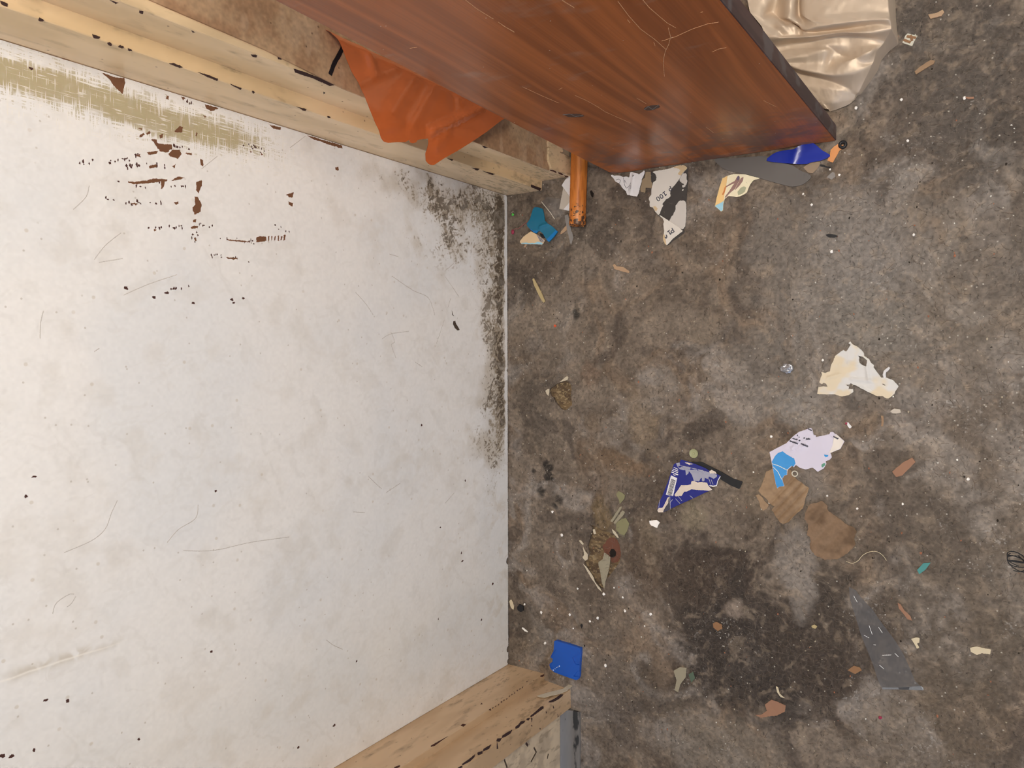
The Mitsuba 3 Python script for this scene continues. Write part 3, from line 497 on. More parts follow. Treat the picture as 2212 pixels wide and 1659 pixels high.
# --- the wooden board standing on edge beside the door
bp = [(-.1853, .0), (-.4925, .0), (-.4940, .10), (-.4985, .46), (-.5005, .78), (-.2300, .78), (-.2203, .615), (-.1985, .25)]
core = poly(bp).buffer(-.0015).buffer(.0015, quad_segs=3)
v0 = to_side(sheet(core, .0177), .4064); k = thing('wooden_board', 'reddish-brown varnished wooden board standing on edge beside the door frame', 'board')
face = poly(bp).buffer(-.0012)
add('panel', v0, 'mat_board_edge', k); labels[k + '__panel'] = {'label': 'dark stained edges and back of the board'}
add('veneer', to_side(sheet(face, .0009), .3888), 'mat_board', k); labels[k + '__veneer'] = {'label': 'glossy reddish-brown wood-grain face'}
BX = .3879
sc = [[(-0.30568,0.32703),(-0.3079,0.30692),(-0.30831,0.28234),(-0.30729,0.26269),(-0.30986,0.23703),(-0.31315,0.20972)], [(-0.45023,0.48247),(-0.44905,0.46827),(-0.44945,0.45234),(-0.44986,0.43569),(-0.45212,0.42283)], [(-0.44705,0.42627),(-0.44197,0.40904),(-0.43485,0.39523),(-0.42585,0.38178),(-0.41663,0.36396),(-0.40755,0.34079),(-0.40174,0.32534)], [(-0.39991,0.51542),(-0.40147,0.50187)], [(-0.33844,0.50581),(-0.33935,0.49078)], [(-0.45979,0.35801),(-0.46637,0.36084),(-0.47285,0.36036)],
      [(-0.43255,0.40468),(-0.44561,0.40657),(-0.46223,0.41307),(-0.47568,0.41534),(-0.48436,0.41364)], [(-0.35444,0.28454),(-0.35519,0.26263)], [(-0.43376,0.4912),(-0.4298,0.46302),(-0.42748,0.43669),(-0.42882,0.41186),(-0.42845,0.38664)], [(-0.37878,0.14744),(-0.37839,0.1205)], [(-0.27508,0.37876),(-0.27706,0.34655),(-0.28012,0.3163)], [(-0.2459,0.5125),(-0.24939,0.5124),(-0.25261,0.51119)], [(-0.3404,0.55706),(-0.33876,0.54063),(-0.33902,0.51929)], [(-0.33905,0.5124),(-0.33877,0.50132),(-0.3389,0.48961)], [(-0.40024,0.51642),(-0.40132,0.50069)], [(-0.30084,0.35171),(-0.30595,0.35429)], [(-0.42578,0.40614),(-0.42402,0.3994)], [(-0.42615,0.45872),(-0.42534,0.45236)], [(-0.47881,0.43822),(-0.48048,0.43865)], [(-0.46062,0.20268),(-0.466,0.17467)]]
n = add('scratches', join(to_side(stroke(q, .00045, .0002), BX) for q in sc), 'mat_scratch', k); labels[n] = {'kind': 'stuff', 'label': 'pale scratches in the varnish'}
for q, w in (([(-0.26333,0.28489),(-0.27231,0.28399),(-0.2826,0.27435),(-0.2842,0.25998),(-0.27985,0.25482),(-0.26941,0.26195),(-0.26238,0.27219)], [(-0.26407,0.28068),(-0.27244,0.27866),(-0.27269,0.26784),(-0.28172,0.26702)]), ([(-0.34427,0.25277),(-0.35491,0.26039),(-0.36451,0.25627),(-0.36598,0.24296),(-0.3554,0.235),(-0.34463,0.23719)], [(-0.34589,0.24661),(-0.35351,0.25396),(-0.35351,0.24242),(-0.36502,0.2525)])):
    g = add('dent', to_side(sheet(ragged(list(affinity.scale(poly(spline(q, 3)), .75, .55).exterior.coords)[:-1], .0012, .001, 4), .0002), BX), 'mat_gouge', k)
    labels[g] = {'label': 'dark dent with a pale raised rim'}
    add('rim', to_side(stroke(w, .0007, .0003), BX - .0002), 'mat_strip', g)
# chipped lower edge
n = add('worn_spots', join(to_side(sheet(ragged(q, .0006, .0015, 9), .0002), BX) for q in ([(-0.34847,0.03331),(-0.36038,0.04474),(-0.36925,0.0425),(-0.36437,0.03033),(-0.35021,0.02005)], [(-0.43449,0.06302),(-0.44576,0.06381),(-0.44941,0.05962),(-0.43941,0.0545)], [(-0.43118,0.05979),(-0.44628,0.06893),(-0.45389,0.06372),(-0.4398,0.05784)])), 'mat_plaster_pale', k) if False else None

# --- orange plastic film stuffed between the board and the wall
FILM_Y = -.1400
q = [(0.43342,0.49408),(0.42928,0.49009),(0.42449,0.48666),(0.41391,0.47972),(0.40404,0.47265),(0.39436,0.46423),(0.38484,0.45438),(0.37497,0.44816),(0.36587,0.44184),(0.35573,0.43544),(0.34787,0.43025),(0.3456,0.42627),(0.34577,0.41952),(0.34936,0.40709),(0.35261,0.3929),(0.35669,0.38636),(0.35406,0.38537),(0.35404,0.38127),(0.35636,0.37534),(0.35929,0.37307),(0.36148,0.3678),(0.3652,0.35478),(0.36067,0.35436),(0.3543,0.35644),(0.34772,0.35958),(0.34003,0.35889),(0.33768,0.35506),(0.33702,0.34962),(0.33799,0.34489),(0.35007,0.32549),(0.36425,0.30024),(0.38016,0.27378),(0.39894,0.24413),(0.42146,0.21088)] + [(0.45797,0.14686),(0.47442,0.24253),(0.47918,0.38043),(0.45248,0.48162)]
FR = [([(0.42532,0.2552)][0], [(0.37469,0.34925)][0], .0050, .0040), ([(0.3956,0.46298)][0], [(0.42853,0.40757)][0], .0018, .006), ([(0.3545,0.43677)][0], [(0.36872,0.40126)][0], .0012, .005), ([(0.42452,0.38052)][0], [(0.37733,0.41505)][0], .0016, .010), ([(0.42792,0.34246)][0], [(0.37049,0.38256)][0], .0012, .006),
      ([(0.4292,0.30988)][0], [(0.41224,0.30834)][0], -.0014, .008), ([(0.42999,0.44873)][0], [(0.41731,0.44378)][0], .0035, .007), ([(0.38105,0.31863)][0], [(0.35962,0.34152)][0], .0018, .006)]
base_dz = wr(.004, 7, 5, 0, FR)
def film_dz(x, z): return base_dz(x, z) + .0003 * meshkit.fbm(np.c_[x * 60, z * 30, z * 0], 2, 3) - .024 * np.clip((x - .425) / .02, 0, 1) ** 2
m = sheet(poly(q), .0003, film_dz, .0035); v = m.vertices; m.vertices = np.c_[v[:, 0], FILM_Y - v[:, 2] + .008, v[:, 1]]
mat('mat_orange_film', lin(200, 102, 54), .16, .55)
solid('plastic_bag', m, 'mat_orange_film', 'crumpled shiny orange plastic bag hanging between the wooden board and the beige door jamb', 'plastic bag', smooth=60)

# --- black cord on the brown wall
q = [(0.4426,0.4599),(0.43872,0.46216),(0.43401,0.46431),(0.42945,0.46741),(0.42295,0.47113),(0.41524,0.47602),(0.40902,0.47908),(0.40153,0.48214)]
solid('tape_strip', to_wall(sheet(ragged(list(LineString(spline(q, 4, False)).buffer(.0022, cap_style='flat').exterior.coords)[:-1], .0004, .0015, 3), .0006), -.1146), 'mat_black', 'short strip of black tape on the brown wall at the tip of the orange bag', 'tape')

# --- broom handle
def handle_rgb(p, n, uv):
    a = fbm(p.x * 40, p.y * 260, p.z * 260, octaves=3)
    c = mix((.52, .165, .028), (.40, .115, .020), smoothstep(.35, .7, a))
    w = 1 - smoothstep(.316, .362, p.x)
    s = fbm(p.x * 260, p.y * 330, p.z * 330, octaves=3); s2 = fbm(p.x * 800, p.y * 120, p.z * 120, octaves=2)
    c = mix(c, (.66, .28, .10), smoothstep(.42, .6, fbm(p.x * 90 + 5, p.y * 200, p.z * 200, octaves=2)) * w * .7)
    return mix(c, (.035, .022, .016), smoothstep(.56, .61, s * .62 + s2 * .16 + .20 * w) * smoothstep(.02, .3, w) * .92)
scene['mat_handle'] = {'type': 'principled', 'base_color': proc(handle_rgb), 'roughness': .42, 'specular': .35}
A0, A1 = np.array([.3155, -.1337, .0128]), np.array([.4150, -.1372, .0128]); d = (A1 - A0) / np.linalg.norm(A1 - A0)
n_, rr = 28, .0125
rs = np.random.default_rng(5); rings = []; ts = [0, .0012, .003, .012, .03, .06, .1, .2, .4, .7]
e1 = np.cross(d, [0, 0, 1.]); e1 /= np.linalg.norm(e1); e2 = np.cross(e1, d); ang = np.arange(n_) * 2 * np.pi / n_
jag = .0026 * rs.uniform(0, 1, n_) ** 1.5
for i, t in enumerate(ts):
    r_ = rr * (1 - (.10 if i == 0 else .03 if i == 1 else 0))
    rings.append(A0 + d * t + (jag[:, None] * d * max(0, 1 - i / 3.)) + r_ * (np.cos(ang)[:, None] * e1 + np.sin(ang)[:, None] * e2))
v = np.vstack(rings + [A0[None] + d * .004, (A0 + d * .7)[None]]); f = []
for i in range(len(ts) - 1):
    for j in range(n_):
        k2 = (j + 1) % n_; f += [[i*n_+j, i*n_+k2, (i+1)*n_+k2], [i*n_+j, (i+1)*n_+k2, (i+1)*n_+j]]
c0 = len(ts) * n_
for j in range(n_): f += [[c0, (j+1) % n_, j], [c0 + 1, (len(ts)-1)*n_+j, (len(ts)-1)*n_+(j+1) % n_]]
m = trimesh.Trimesh(v, f, process=False); m.fix_normals()
solid('broom_handle', m, 'mat_handle', 'orange painted round wooden stick lying on the floor, its worn end towards the door opening', 'stick', smooth=50)

# --- champagne satin bag behind the board
# its cloth: lines that run along the folds, each point with its height, joined by strips
ROWS = [[(0.61053,-0.39384,0.06),(0.59459,-0.45932,0.058),(0.57956,-0.50901,0.06),(0.55655,-0.55565,0.058)],
 [(0.56128,-0.39883,0.059),(0.5569,-0.42031,0.056),(0.5577,-0.43193,0.046),(0.54574,-0.44694,0.06),(0.54751,-0.45541,0.057),(0.55386,-0.45571,0.04),(0.54651,-0.46228,0.055),(0.54196,-0.47411,0.059),(0.53428,-0.50108,0.061),(0.52811,-0.52658,0.06),(0.52091,-0.55756,0.058)],
 [(0.54558,-0.40219,0.06),(0.53889,-0.41565,0.056),(0.54681,-0.42274,0.04),(0.53615,-0.4342,0.043),(0.52713,-0.44618,0.06),(0.5296,-0.4535,0.056),(0.53475,-0.45608,0.04),(0.52753,-0.46338,0.055),(0.51918,-0.47411,0.058),(0.51929,-0.48812,0.061),(0.5192,-0.50105,0.06),(0.51464,-0.52674,0.06),(0.50784,-0.55857,0.057)],
 [(0.52553,-0.41633,0.058),(0.52291,-0.42812,0.052),(0.52058,-0.44107,0.058),(0.51991,-0.44728,0.053),(0.51854,-0.45448,0.052),(0.52098,-0.45748,0.043),(0.51003,-0.46469,0.056),(0.50807,-0.47937,0.061),(0.50621,-0.49724,0.062),(0.50412,-0.51469,0.063),(0.50172,-0.53575,0.063),(0.49845,-0.55613,0.062),(0.49726,-0.56005,0.058)],
 [(0.51427,-0.4202,0.056),(0.51223,-0.43309,0.056),(0.51106,-0.43935,0.051),(0.50928,-0.4485,0.05),(0.50857,-0.45385,0.049),(0.50847,-0.45869,0.046),(0.50517,-0.46587,0.053),(0.50681,-0.47744,0.048),(0.50499,-0.49424,0.047),(0.5027,-0.51179,0.047),(0.50119,-0.52946,0.05),(0.49833,-0.54682,0.054),(0.49241,-0.56044,0.055)],
 [(0.51156,-0.4207,0.056),(0.50851,-0.43312,0.056),(0.50604,-0.4463,0.056),(0.50319,-0.46111,0.056),(0.50051,-0.47408,0.057),(0.49868,-0.49192,0.057),(0.49623,-0.50957,0.058),(0.49186,-0.52668,0.058),(0.4894,-0.54325,0.057),(0.48905,-0.56048,0.055)],
 [(0.50974,-0.42132,0.053),(0.50722,-0.43234,0.053),(0.50486,-0.44555,0.053),(0.50211,-0.46041,0.053),(0.49972,-0.47342,0.054),(0.49846,-0.49131,0.054),(0.4963,-0.50901,0.055),(0.49184,-0.52617,0.055),(0.48824,-0.54266,0.053),(0.48826,-0.55882,0.051)],
 [(0.50595,-0.42158,0.038),(0.50489,-0.43414,0.038),(0.50443,-0.44556,0.038),(0.50198,-0.46982,0.038),(0.50121,-0.48821,0.039),(0.49914,-0.50618,0.04),(0.49418,-0.52378,0.041),(0.48771,-0.5407,0.04),(0.48396,-0.55161,0.037)],
 [(0.49751,-0.42817,0.037),(0.49863,-0.44632,0.037),(0.49484,-0.46528,0.038),(0.4933,-0.48421,0.041),(0.49074,-0.49764,0.041),(0.48789,-0.51469,0.038),(0.48234,-0.5323,0.04),(0.48208,-0.54968,0.035)],
 [(0.48665,-0.43673,0.04),(0.48562,-0.45237,0.042),(0.4846,-0.46653,0.043),(0.48557,-0.48063,0.045),(0.48525,-0.49009,0.043),(0.48492,-0.49634,0.034),(0.4771,-0.50652,0.031),(0.4712,-0.51645,0.037),(0.47051,-0.529,0.045),(0.47265,-0.53912,0.045),(0.47418,-0.54212,0.036)],
 [(0.48266,-0.44077,0.037),(0.47981,-0.45566,0.036),(0.47684,-0.46963,0.036),(0.47487,-0.48336,0.036),(0.47433,-0.49027,0.03),(0.46884,-0.49996,0.038),(0.46796,-0.51128,0.042),(0.46857,-0.52064,0.041),(0.46434,-0.52846,0.036),(0.46393,-0.53909,0.033)],
 [(0.48091,-0.44174,0.037),(0.47467,-0.45126,0.037),(0.46756,-0.46556,0.038),(0.46046,-0.48393,0.038),(0.45594,-0.49764,0.039),(0.45494,-0.51525,0.039),(0.45693,-0.52801,0.038),(0.46104,-0.5374,0.034)],
 [(0.47937,-0.44243,0.034),(0.474,-0.45054,0.034),(0.46699,-0.46488,0.035),(0.4596,-0.48331,0.035),(0.4549,-0.49706,0.036),(0.45289,-0.51474,0.036),(0.45413,-0.52739,0.034),(0.45582,-0.53403,0.03)],
 [(0.47815,-0.44277,0.018),(0.47441,-0.45144,0.018),(0.46977,-0.4612,0.019),(0.46113,-0.47994,0.019),(0.45119,-0.49759,0.02),(0.44385,-0.50986,0.018),(0.43785,-0.5199,0.013)],
 [(0.45745,-0.45659,0.019),(0.4524,-0.47097,0.02),(0.44655,-0.48967,0.021),(0.4417,-0.50291,0.019),(0.43719,-0.51584,0.01)],
 [(0.44163,-0.46507,0.014),(0.43368,-0.47897,0.013),(0.43115,-0.49119,0.014),(0.43197,-0.50153,0.011),(0.43303,-0.51341,0.006)],
 [(0.43189,-0.47408,0.003),(0.42672,-0.4808,0.008),(0.42552,-0.48491,0.009),(0.4249,-0.4851,0.0016),(0.42597,-0.49553,0.003),(0.42893,-0.50735,0.003),(0.43204,-0.51182,0.003)]]
def along(row, n):
    P = np.array(spline(row, 8, False)) if len(row) > 3 else np.array(row); P = P.reshape(-1, 3)
    t = np.r_[0, np.cumsum(np.linalg.norm(np.diff(P, axis=0), axis=1))]; t /= t[-1]; g = np.linspace(0, 1, n)
    return np.stack([np.interp(g, t, P[:, k]) for k in range(3)], 1)
N_ = 110; lines = [along(rw, N_) for rw in ROWS]; grid = []
for i in range(len(lines) - 1):
    m_ = max(2, int(np.linalg.norm(lines[i] - lines[i + 1], axis=1).mean() / .0022))
    for k in range(m_): grid.append(lines[i] + (lines[i + 1] - lines[i]) * (k / m_))
grid.append(lines[-1]); G = np.array(grid)
G[1:-1] = G[:-2] * .22 + G[1:-1] * .56 + G[2:] * .22
G[..., 2] += .0011 * (meshkit.fbm(G[..., :2].reshape(-1, 2) @ np.array([[70, 0, 0], [0, 70, 0]]), 3, 4).reshape(G.shape[:2]) - .5) + .0008 * (meshkit.fbm(G[..., :2].reshape(-1, 2) @ np.array([[230, 0, 0], [0, 230, 0]]), 2, 6).reshape(G.shape[:2]) - .5)
G[..., 2] = np.maximum(G[..., 2], .0014)
foot = G[:, -1].copy(); foot[:, 2] = .0006; foot[:, 0] += .001                                   # the cloth turns down to the floor at its right border
mid = (G[:, -1] + foot) / 2; mid[:, 1] -= .0008
G = np.concatenate([G, mid[:, None], foot[:, None]], 1); R_, C_ = G.shape[:2]
idx = np.arange(R_ * C_).reshape(R_, C_); q4 = np.stack([idx[:-1, :-1], idx[:-1, 1:], idx[1:, 1:], idx[1:, :-1]], -1).reshape(-1, 4)
m = trimesh.Trimesh(G.reshape(-1, 3), np.vstack([q4[:, [0, 2, 1]], q4[:, [0, 3, 2]]]), process=False)
if m.face_normals[:, 2].mean() < 0: m.faces = m.faces[:, ::-1]
scene['mat_satin'] = {'type': 'twosided', 'bsdf': {'type': 'principled', 'base_color': {'type': 'rgb', 'value': lin(206, 186, 164)}, 'roughness': .50, 'metallic': .30, 'specular': .5, 'sheen': .4}}
solid('satin_bag', m, 'mat_satin', 'crumpled champagne-coloured shiny satin bag on the floor behind the wooden board', 'bag', smooth=50)

# --- litter at the foot of the board
mat('mat_paper_white', lin(226, 224, 226), .8, .2); mat('mat_paper_grey', lin(196, 186, 174), .75); mat('mat_paper_back', lin(218, 212, 204), .8, .2); mat('mat_ink', (.05, .05, .07), .6); mat('mat_ink_grey', (.13, .13, .15), .6)
mat('mat_grit', lin(74, 70, 68), .95, .1); mat('mat_grit_pale', lin(200, 194, 188), .9); mat('mat_tan_stain', lin(206, 182, 146), .8)

d0 = wr(.0014, 40, 3)
k = solid('folded_paper', sheet(ragged([(0.40759,-0.12555),(0.39942,-0.1195),(0.39011,-0.1073),(0.38219,-0.10114),(0.37736,-0.10334),(0.36929,-0.10113),(0.3619,-0.09936),(0.34703,-0.09625),(0.34503,-0.10421),(0.34248,-0.11166),(0.34121,-0.1221),(0.33995,-0.13243),(0.40639,-0.13412)], .0003, .002, 2), .0003, d0, .003), 'mat_paper_grey', 'folded white paper scrap pinned under the orange stick', 'paper')
lay(k, 'folded_flap', [(0.40744,-0.12555),(0.39904,-0.1195),(0.38973,-0.1073),(0.38201,-0.10132),(0.37007,-0.11036),(0.35811,-0.11907),(0.35178,-0.11166),(0.34538,-0.10447),(0.34263,-0.11166),(0.34136,-0.1221),(0.3401,-0.13243),(0.40639,-0.13412)], 'mat_paper_white', d0, 2, step=.0005)

d0 = wr(.0028, 55, 8, .0004, [((0.38111,-0.21909), (0.3547,-0.21523), .0012, .002)])
k = solid('note_scrap', sheet(ragged([(0.38666,-0.18409),(0.38664,-0.18646),(0.38516,-0.18849),(0.38457,-0.19522),(0.38344,-0.19924),(0.3811,-0.20325),(0.3813,-0.20856),(0.37924,-0.21286),(0.3859,-0.21448),(0.38683,-0.21645),(0.38463,-0.2217),(0.38313,-0.22626),(0.38172,-0.22789),(0.38332,-0.23145),(0.38596,-0.23596),(0.3849,-0.23725),(0.38115,-0.23662),(0.37565,-0.23341),(0.37404,-0.23213),(0.37104,-0.23246),(0.36369,-0.22957),(0.35961,-0.22894),(0.35445,-0.22733),(0.35051,-0.22539),(0.35222,-0.21852),(0.35473,-0.20995),(0.36038,-0.20795),(0.36592,-0.20195),(0.36979,-0.19994),(0.37254,-0.19726),(0.37633,-0.19121),(0.38162,-0.18783),(0.38449,-0.18444)], .0002, .0012, 3, [[(0.38034,-0.21811),(0.3817,-0.21909),(0.38151,-0.22053),(0.37983,-0.21975),(0.37948,-0.21877)]]), .0003, d0, .002), 'mat_paper_white', 'small crumpled white note scrap with pen scribbles touching the board', 'paper')
ms = []
for q in ([(0.37776,-0.19188),(0.37893,-0.19356),(0.37905,-0.19591),(0.37814,-0.19825),(0.3762,-0.19926),(0.37414,-0.19893),(0.37284,-0.19726)], [(0.37985,-0.20358),(0.37642,-0.20459),(0.37274,-0.20513),(0.36903,-0.20594),(0.36518,-0.20794),(0.3645,-0.20959),(0.36593,-0.21157),(0.36804,-0.21387),(0.37026,-0.21519),(0.37196,-0.21597)], [(0.37142,-0.21551),(0.36795,-0.21453),(0.36454,-0.21309),(0.35983,-0.21245)], [(0.37625,-0.20592),(0.37307,-0.20725),(0.3717,-0.20858)], [(0.36915,-0.21453),(0.36659,-0.21585),(0.36296,-0.21619)]):
    L = poly(LineString(q).buffer(.00030, quad_segs=2).exterior.coords); ms.append(sheet(L, .0002, lambda x, y: d0(x, y) + .0003, .002))
add('scribble', join(ms), 'mat_ink_grey', k)

d0 = wr(.002, 60, 6)
mat('mat_tape', lin(150, 132, 108), .4)
solid('tape_scrap', sheet(ragged([(0.38384,-0.23854),(0.3831,-0.24622),(0.36918,-0.2469),(0.36721,-0.2485),(0.3596,-0.24821),(0.36138,-0.23862),(0.35465,-0.238),(0.35632,-0.23154),(0.36123,-0.23023),(0.36574,-0.23216),(0.37388,-0.23342),(0.37574,-0.23728)], .0003, .0012, 3), .0004, d0, .0015), 'mat_tape', 'crumpled tan tape scrap between the scribbled note and the sandpaper', 'tape')

# sandpaper, folded over at its lower end
d0 = wr(.0012, 30, 4)
out = [(0.38213,-0.24686),(0.38223,-0.2513),(0.38331,-0.25762),(0.38314,-0.26951),(0.38447,-0.27879),(0.38593,-0.28492),(0.38571,-0.29467),(0.38414,-0.2977),(0.38058,-0.30073),(0.37706,-0.30136),(0.37435,-0.30029),(0.36619,-0.30141),(0.3571,-0.30086),(0.34578,-0.29971),(0.33611,-0.29904)] + [(0.33203,-0.29907),(0.32342,-0.2994),(0.3106,-0.2989),(0.30051,-0.29783),(0.29701,-0.29501),(0.2936,-0.29701),(0.28782,-0.28937),(0.28272,-0.27964),(0.27826,-0.27446),(0.27714,-0.27156),(0.27875,-0.26865),(0.2816,-0.26717),(0.28556,-0.2657),(0.29207,-0.26625),(0.29745,-0.26711),(0.30743,-0.2656),(0.31059,-0.26676),(0.31513,-0.26498),(0.3203,-0.25733),(0.32567,-0.25318)] + [(0.32547,-0.25343),(0.33236,-0.24959),(0.33403,-0.24512),(0.33827,-0.24415),(0.34053,-0.2451),(0.34492,-0.24284),(0.34827,-0.24443),(0.35033,-0.24698),(0.35854,-0.24726),(0.36309,-0.24852),(0.36831,-0.24913),(0.36918,-0.2469)]
k = solid('sandpaper', sheet(ragged(out, .00025, .0015, 3), .0003, d0, .003), 'mat_grit', 'torn white-backed sandpaper piece printed P100, black grit showing, against the board', 'sandpaper')
white = [(0.38242,-0.24908),(0.38319,-0.25762),(0.38302,-0.26951),(0.38447,-0.28002),(0.38576,-0.28492),(0.38554,-0.29467),(0.38401,-0.2974),(0.38062,-0.30043),(0.37715,-0.29653),(0.37362,-0.29291),(0.36777,-0.28929),(0.36205,-0.28443),(0.35696,-0.27892),(0.35212,-0.27585),(0.34871,-0.27525),(0.34512,-0.27619),(0.34261,-0.2728),(0.34188,-0.26907),(0.33815,-0.26596),(0.33551,-0.26347),(0.33355,-0.26536),(0.33031,-0.26286),(0.32245,-0.25975),(0.321,-0.25787),(0.32559,-0.25343),(0.33224,-0.24959),(0.33403,-0.24512),(0.33825,-0.24434),(0.34051,-0.24523),(0.34489,-0.24304),(0.34826,-0.24456),(0.35032,-0.2471),(0.35853,-0.24739),(0.36308,-0.24865),(0.3676,-0.25009),(0.36996,-0.25452),(0.37398,-0.25513),(0.37893,-0.25321),(0.38141,-0.25004)]
n = lay(k, 'paper_backing', ragged(white, .0003, .0012, 6), 'mat_paper_back', d0, 1, label='white paper backing'); W_ = n
lay(k, 'bare_patch', ragged([(0.33163,-0.28344),(0.33401,-0.28629),(0.33632,-0.2897),(0.33707,-0.29481),(0.33541,-0.29764),(0.33205,-0.2989),(0.32344,-0.29923),(0.31062,-0.29873),(0.30106,-0.29765),(0.29712,-0.29388),(0.29906,-0.29045),(0.31092,-0.27431),(0.31708,-0.27775),(0.31895,-0.28063),(0.3201,-0.28004),(0.32514,-0.28347)], .0006, .0010, 7), 'mat_grit_pale', d0, 1, label='pale grey patch where the grit has come off')
lay(k, 'scuffed_grit', ragged([(0.37468,-0.29351),(0.37309,-0.29897),(0.36176,-0.30023),(0.35848,-0.29904),(0.35763,-0.29663),(0.36016,-0.2948),(0.3617,-0.29175),(0.36604,-0.2893),(0.37033,-0.29171)], .0016, .0008, 9), 'mat_grit_pale', d0, 1)
for i, q in enumerate(([(0.35813,-0.29268),(0.35849,-0.29663),(0.35576,-0.29785),(0.35449,-0.29422)], [(0.35234,-0.29302),(0.35265,-0.29514),(0.35039,-0.29485),(0.35065,-0.29272)], [(0.33576,-0.287),(0.33729,-0.29127),(0.33447,-0.29067),(0.33345,-0.28702)])): lay(k, 'scuffed_grit', ragged(q, .0008, .0006, 12 + i), 'mat_grit_pale', d0, 1)
lay(k, 'stain', ragged([(0.38343,-0.28002),(0.38564,-0.28492),(0.38543,-0.29467),(0.38401,-0.2974),(0.38066,-0.30013),(0.37743,-0.29653),(0.37419,-0.29291),(0.37156,-0.2911),(0.37386,-0.28682),(0.37912,-0.29045),(0.38276,-0.28494)], .0008, .0012, 8), 'mat_tan_stain', d0, 2, label='tan glue stain')
lay(k, 'stain', ragged([(0.3338,-0.2499),(0.33363,-0.25403),(0.32983,-0.25657),(0.32651,-0.25469),(0.3273,-0.25278)], .0005, .001, 8), 'mat_tan_stain', d0, 2)
n = lay(k, 'folded_flap', ragged([(0.32104,-0.25968),(0.31092,-0.27431),(0.29916,-0.29045),(0.29489,-0.29463),(0.2897,-0.2865),(0.28543,-0.27963),(0.2799,-0.27446),(0.27744,-0.27127),(0.27929,-0.26864),(0.28215,-0.26717),(0.28556,-0.2657),(0.29207,-0.26625),(0.29745,-0.26711),(0.30743,-0.2656),(0.31059,-0.26676),(0.31513,-0.26498),(0.31883,-0.26087)], .0002, .0012, 5), 'mat_paper_back', d0, 4, label='folded-over corner of the white backing')
lay(k, 'stain', ragged([(0.29267,-0.26567),(0.29278,-0.26742),(0.28913,-0.2686),(0.28414,-0.2695),(0.27776,-0.27069),(0.27902,-0.26864),(0.28217,-0.267),(0.28556,-0.2657)], .0003, .001, 8), 'mat_tan_stain', d0, 5.2)
put_text(k, 'print', 'P', .0064, [(0.35944,-0.27646)][0], [(0.35676,-0.27185)][0], 'mat_ink', d0, .0011, 0, True)
put_text(k, 'print', '100', .0064, [(0.35348,-0.26849)][0], [(0.34663,-0.25687)][0], 'mat_ink', d0, .0011, 0, True)
put_text(k, 'print', 'P', .0066, [(0.30103,-0.27996)][0], [(0.29614,-0.27189)][0], 'mat_ink', d0, .0022, 0, True)
put_text(k, 'print', '1', .0066, [(0.29888,-0.27634)][0], [(0.29396,-0.26823)][0], 'mat_ink', d0, .0022, 0, True)
mm = sheet(LineString([(0.29143,-0.27034),(0.28999,-0.27122),(0.28835,-0.27122),(0.28723,-0.27036),(0.28771,-0.26919),(0.28885,-0.2686)]).buffer(.0007), .0002, lambda x, y: d0(x, y) + .0019, .002)
add('print', mm, 'mat_ink', k)

# torn colourful printed scrap
mat('mat_scrap_cream', lin(236, 226, 196), .6); mat('mat_scrap_yellow', lin(238, 200, 138), .6); mat('mat_scrap_orange', lin(206, 132, 76), .6); mat('mat_scrap_blue', lin(160, 206, 226), .6); mat('mat_scrap_purple', lin(150, 118, 112), .6); mat('mat_scrap_green', lin(172, 174, 146), .6); mat('mat_scrap_violet', lin(104, 92, 112), .6)
d0 = wr(.0018, 35, 9)
k = solid('printed_scrap', sheet(ragged([(0.36033,-0.34953),(0.36294,-0.35681),(0.36387,-0.36449),(0.36273,-0.37167),(0.36166,-0.37969),(0.35841,-0.38765),(0.3538,-0.39947),(0.35301,-0.39557),(0.35227,-0.39121),(0.34998,-0.3886),(0.3443,-0.38513),(0.3376,-0.38253),(0.33539,-0.37901),(0.33348,-0.37279),(0.33284,-0.36921),(0.33454,-0.3638),(0.33573,-0.35745),(0.33225,-0.35292),(0.32531,-0.35114),(0.31731,-0.35074),(0.31608,-0.348),(0.3213,-0.3429),(0.3239,-0.33964),(0.33533,-0.34188),(0.34834,-0.34548)], .0002, .0015, 3), .0003, d0, .0025), 'mat_scrap_cream', 'torn colour-printed paper scrap, cream with a yellow strip, beside the grey strip', 'paper')
lay(k, 'print', [(0.35995,-0.34972),(0.36262,-0.35654),(0.356,-0.35549),(0.34898,-0.35463),(0.34205,-0.35304),(0.33591,-0.35217),(0.3297,-0.35184),(0.32717,-0.34654),(0.32537,-0.34102),(0.32459,-0.33992),(0.33512,-0.34207),(0.34813,-0.34567)], 'mat_scrap_yellow', d0, 1, label='yellow-orange printed strip')
lay(k, 'print', [(0.32954,-0.35166),(0.32516,-0.35087),(0.31769,-0.35055),(0.31644,-0.34799),(0.32155,-0.34308),(0.32405,-0.33992),(0.32531,-0.34148),(0.32726,-0.34654)], 'mat_scrap_blue', d0, 1, label='light blue printed tip')
lay(k, 'print', [(0.35949,-0.36946),(0.36114,-0.37169),(0.35814,-0.37305),(0.35467,-0.37263),(0.34894,-0.36909),(0.34397,-0.36643),(0.33941,-0.36015),(0.33466,-0.35519),(0.33357,-0.3531),(0.33572,-0.35381),(0.34219,-0.35922),(0.34874,-0.3637),(0.35152,-0.3662),(0.3499,-0.36007),(0.34759,-0.3551),(0.34898,-0.35463),(0.35186,-0.36006),(0.3546,-0.36636)], 'mat_scrap_purple', d0, 1, label='brownish purple printed streak')
lay(k, 'print', [(0.35932,-0.36946),(0.36096,-0.37169),(0.35772,-0.37287),(0.35484,-0.37129),(0.35513,-0.36905)], 'mat_scrap_violet', d0, 2)
